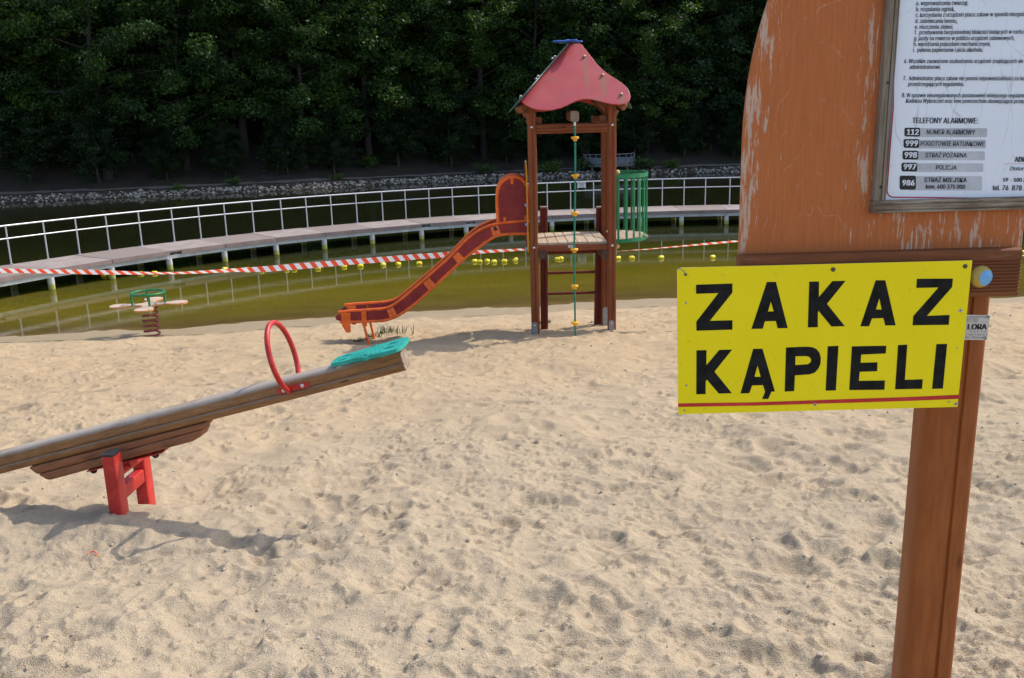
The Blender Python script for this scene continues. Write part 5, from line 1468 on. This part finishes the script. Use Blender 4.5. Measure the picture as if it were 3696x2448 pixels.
def make_warning_sign():
    YS = 2.418
    P = lambda q: at_y(*q, YS)
    cor = [P(q) for q in (z4n(117, 1508), (3456, 1469), z5n(1141, 202), (2460, 966.5), z4n(112, 224), z4n(107, 232))]
    mid = P(z5n(500, 800)); root = thing("warning_sign", cor[0], "yellow metal sign with black letters ZAKAZ KĄPIELI and red line screwed to the beam", "sign")
    t = NT("sign_yellow"); v = t.coord(); n0 = t.noise(v, 4, 4, .6); n1 = t.noise(v, 60, 3, .7)
    c = t.mix(n0, (.82, .66, .004), (.93, .76, .010)); c = t.mix(t.math('MULTIPLY', t.ramp(n1, [(.62, 0.), (.75, 1.)]), .35), c, (.35, .25, .03)); c = t.mix(t.math('MULTIPLY', t.ramp(t.noise(v, 22, 5, .7), [(.6, 0.), (.75, 1.)]), .25), c, (.42, .33, .05))
    t.color(c); t.set(.32, 0, .2); t.l(t.math('ADD', t.math('MULTIPLY', n0, .2), .26), t.b.inputs["Roughness"])
    mb = MB(); mb.prism(cor, (0, .0018, 0)); mb.m[2:] = [1] * (len(mb.m) - 2)
    pn = mb.build("panel", [t.m, mat_paint('sheet_edge', (.5, .48, .42), .5)], root)
    fol = mat_paint('black_foil', (.006, .0055, .005), .6, (.04, .035, .03), .3, 25, 0, .1)
    def letter(z, outer, holes=()):
        mb = MB(); pts, tris = fill2d([(x, -y) for x, y in outer], [[(x, -y) for x, y in h] for h in holes])
        Q = [at_y(*z(u, -v), YS - .0006) for u, v in pts]; mb.add(Q, tris); return mb.build("letter", fol, pn)
    letter(z4n, [(275,363),(597,352),(597,432),(398,682),(597,677),(597,760),(279,770),(277,690),(473,437),(275,443)])
    letter(z4n, [(902,338),(982,338),(1086,746),(997,748),(981,684),(884,686),(865,752),(765,754)], [[(937,512),(962,598),(911,600)]])
    letter(z4n, [(1276,336),(1363,334),(1361,472),(1481,331),(1598,328),(1433,532),(1591,729),(1473,733),(1357,592),(1352,615),(1352,739),(1264,740)])
    letter(z5n, [(360,363),(438,363),(522,727),(438,729),(422,668),(330,672),(307,735),(236,735)], [[(390,510),(408,601),(362,598)]])
    letter(z5n, [(694,351),(985,349),(978,418),(774,651),(958,643),(951,723),(658,727),(664,653),(868,421),(688,425)])
    letter(z4n, [(279,943),(367,941),(367,1075),(481,939),(595,936),(438,1131),(592,1322),(477,1326),(372,1203),(361,1215),(360,1330),(277,1332)])
    letter(z4n, [(781,930),(863,929),(973,1307),(942,1309),(914,1373),(860,1374),(886,1310),(868,1251),(771,1254),(747,1322),(668,1325)], [[(820,1076),(847,1178),(792,1177)]])
    letter(z4n, [(1071,918),(1200,912),(1262,911),(1305,916),(1340,932),(1366,962),(1379,1010),(1376,1060),(1358,1105),(1325,1140),(1280,1155),(1150,1165),(1143,1304),(1059,1308)], [[(1154,996),(1250,994),(1280,1003),(1294,1028),(1288,1050),(1265,1066),(1153,1074)]])
    letter(z4n, [(1440,907),(1535,903),(1512,1298),(1421,1300)])
    letter(z5n, [(168,897),(446,892),(442,955),(243,964),(238,1030),(375,1026),(372,1098),(231,1103),(224,1176),(435,1173),(431,1248),(146,1251)])
    letter(z5n, [(541,887),(616,883),(596,1168),(741,1163),(735,1241),(517,1245)])
    letter(z5n, [(851,879),(938,877),(904,1239),(816,1241)])
    mb = MB(); Q = [at_y(*q, YS - .0006) for q in (z4n(117,1412), z4n(800,1402), z4n(1715,1370), z5n(640,1306), z5n(1033,1288), z5n(1028,1322), z5n(640,1338), z4n(1715,1404), z4n(800,1432), z4n(117,1444))]
    mb.add(Q, [(0, 1, 8, 9), (1, 2, 7, 8), (2, 3, 6, 7), (3, 4, 5, 6)]); mb.build("red_line", mat_paint('red_foil', (.50, .016, .012), .4), pn)
    for z, q, r in ((z4n, (1487, 228), .0062), (z5n, (1083, 250), .0062), (z4n, (182, 272), .004)):
        mb = MB(); c0 = at_y(*z(*q), YS - .0003); mb.lathe([(r, 0), (r, .001), (r * .7, .0022), (r * .3, .0016), (r * .05, .0012)], c0, (0, -1, 0), 14); mb.build("screw", mat_metal('rusty_screw', (.10, .075, .06), .6, .5), root, smooth=True, auto=40)
    mb = MB(); md = MB(); rg = random.Random(4)
    for z, q in ((z4n, (185, 523)), (z4n, (190, 1252)), (z4n, (1328, 1422)), (z4n, (172, 1475)), (z5n, (1045, 608)), (z5n, (1020, 910)), (z5n, (953, 1345)), (z5n, (1010, 1362))):
        c0 = at_y(*z(*q), YS - .0008); k = 9; r0 = rg.uniform(.003, .0055)
        pts = [c0 + np.array([math.cos(a) * r0 * rg.uniform(.6, 1.3), 0, math.sin(a) * r0 * rg.uniform(.6, 1.3)]) for a in np.linspace(0, 2 * math.pi, k + 1)[:-1]]
        mb.add(pts, [tuple(range(k))]); md.lathe([(r0 * .42, 0), (r0 * .35, .0003)], c0 - np.array([0, .0003, 0]), (0, -1, 0), 8)
    mb.build("chipped_paint", mat_paint('bare_metal', (.50, .46, .36), .6), pn); md.build("nail_holes", mat_paint('hole', (.06, .045, .03), .9), pn)
    mb = MB(); mb.tube([at_y(*z4n(*q), YS - .002) for q in ((182, 270), (172, 245), (150, 230), (135, 214), (118, 232))], .0011, 5); mb.build("wire", M['dullsteel'], root)
make_warning_sign()

# ------------------------------------------------------------------ far viewing platform
def make_platform():
    Yc = float(far_y(9.0)) + 1.4
    zd = at_y(2198, 592, Yc)[2]; zt = at_y(2198, 555, Yc)[2]; xa, xb = at_y(2107, 592, Yc)[0], at_y(2291, 592, Yc)[0]; xc, R = (xa + xb) / 2, (xb - xa) / 2
    root = thing("viewing_platform", (xc, Yc, hill_z(np.array([xc]), np.array([Yc]))[0]), "small rounded viewing platform on steel legs with grey mesh railing on the far bank", "viewing platform")
    platform_steel = mat_paint('platform_steel', (.17, .18, .195), .6)  # rail and mesh greys darkened to stand in for the trees' shade
    def q_(a, r, z): return np.array([xc + r * math.cos(a), Yc - r * .8 * math.sin(a), z])
    A = np.linspace(0, math.pi, 25)
    mb = MB(); mb.prism([q_(a, R, zd) for a in A] + [(xc - R, Yc + 1.6, zd), (xc + R, Yc + 1.6, zd)], (0, 0, -.13)); mb.build("deck", mat_paint('platform_deck', (.13, .12, .11), .7), root)
    mb = MB()
    for z in (zt, zd + (zt - zd) * .66): mb.tube([(xc + R, Yc + 1.5, z)] + [q_(a, R - .03, z) for a in A] + [(xc - R, Yc + 1.5, z)], .024, 6)
    rl = mb.build("railing", platform_steel, root)
    for a in np.linspace(0, math.pi, 11):
        mb = MB(); mb.tube([q_(a, R - .03, zd), q_(a, R - .03, zt)], .02, 6); mb.build("railing_post", platform_steel, rl)
    mb = MB(); B = [q_(a, R - .06, 0) for a in A]; n = len(B)
    mb.add([p + (0, 0, zd + .04) for p in B] + [p + (0, 0, zd + (zt - zd) * .64) for p in B], [(i, i + 1, i + 1 + n, i + n) for i in range(n - 1)])
    o = mb.build("mesh_panel", mat_paint('mesh_grey', (.10, .115, .135), .7), root); s = o.modifiers.new("thick", 'SOLIDIFY'); s.thickness = .015
    for px in (2134, 2172, 2259, 2284):
        x = at_y(px, 600, Yc)[0]; yy = Yc - .8 * math.sqrt(max(R * R * .8 - (x - xc) ** 2, .02)); mb = MB(); mb.tube([(x, yy, zd - .1), (x, yy, -.6)], .06, 8); mb.build("leg", platform_steel, root, smooth=True, auto=40)
make_platform()

# ------------------------------------------------------------------ small things on the sand
def make_grass(name, spots, label, seed):
    rng = random.Random(seed); mb = MB()
    for (px, py, n, h, sp) in spots:
        c = on_ground(px, py)
        for _ in range(n):
            x, y = c[0] + rng.gauss(0, sp), c[1] + rng.gauss(0, sp * .8); z = ground_z(x, y) - .01; a = rng.uniform(0, 6.28); L_ = h * rng.uniform(.5, 1.25); ln = rng.uniform(.2, 1.1) * L_; w = rng.uniform(.004, .008)
            d = np.array([math.cos(a), math.sin(a), 0]); s = np.array([-d[1], d[0], 0]) * w; p0 = np.array([x, y, z]); p1 = p0 + d * ln * .35 + (0, 0, L_ * .65); p2 = p0 + d * ln + (0, 0, L_)
            mb.add([p0 - s, p0 + s, p1 + s * .8, p1 - s * .8, p2], [(0, 1, 2, 3), (3, 2, 4)])
    t = NT("grass_blade"); t.color(t.mix(t.noise(t.coord(), 8, 3), (.035, .06, .012), (.11, .13, .04))); t.set(.6)
    o = mb.build(name, t.m); tag(o, label, kind="stuff")
make_grass("grass", [(1296, 1240, 170, .08, .06), (1318, 1238, 100, .09, .05), (1350, 1222, 70, .12, .06), (1392, 1204, 40, .15, .08), (1450, 1204, 22, .16, .10)], "green grass tuft growing round the slide's support legs", 2)
make_grass("grass", [(1967, 1166, 220, .06, .05), (2140, 1166, 25, .05, .05)], "short grass at the foot of the ladder posts", 3)
def make_thread():
    z6 = lambda x, y: (x / 2.614, 1450 + y / 2.614); mb = MB(); P = []
    for x, y in ((832,1468),(836,1455),(850,1444),(870,1440),(890,1440),(906,1444),(912,1455),(905,1464),(898,1470),(908,1476),(920,1481)):
        p = on_ground(*z6(x, y)); P.append(p + (0, 0, .016))
    mb.tube(P, .0028, 6); n = len(mb.f)
    mb.tube([P[-1] + (.005, 0, .001), on_ground(*z6(932, 1484)) + (0, 0, .018), on_ground(*z6(946, 1488)) + (0, 0, .016)], .0028, 6, mat=1)
    o = mb.build("plastic_thread", [mat_paint('thread_red', (.7, .08, .05), .5), mat_paint('thread_yellow', (.6, .55, .05), .5)], None, smooth=True)
    tag(o, "short curled red thread with yellow tip lying on the sand", "thread")
make_thread()
def make_pebbles():
    rng = np.random.RandomState(23); bm = bmesh.new(); bmesh.ops.create_icosphere(bm, subdivisions=1, radius=1); bm.verts.ensure_lookup_table()
    bv = np.array([v.co[:] for v in bm.verts]); bf = [tuple(v.index for v in f.verts) for f in bm.faces]; bm.free(); vs, fs = [], []
    dg = bpy.context.evaluated_depsgraph_get(); so = sand.evaluated_get(dg)
    for _ in range(520):
        y = math.exp(rng.uniform(math.log(2.2), math.log(15))); x = rng.uniform(-1, 1) * (.62 * y + .3)
        ok, loc, nr, ix = so.ray_cast(Vector((x, y, 5)), Vector((0, 0, -1)))
        if not ok: continue
        r = rng.uniform(.003, .008) * (1 + .09 * y); p = bv * (r * rng.uniform(.6, 1.4, 3)) * rng.uniform(.8, 1.2, (len(bv), 1)) + (x, y, loc.z + r * .2); o = len(vs)
        vs += p.tolist(); fs += [tuple(i + o for i in f) for f in bf]
    t = NT("pebble"); v = t.coord(); t.color(t.mix(t.noise(v, 4, 2), (.16, .13, .10), (.50, .42, .32))); t.set(.8)
    o = link_mesh("pebbles", vs, fs, t.m); tag(o, "scattered small pebbles and crumbs on the trampled sand", kind="stuff")
make_pebbles()
bpy.context.view_layer.update()
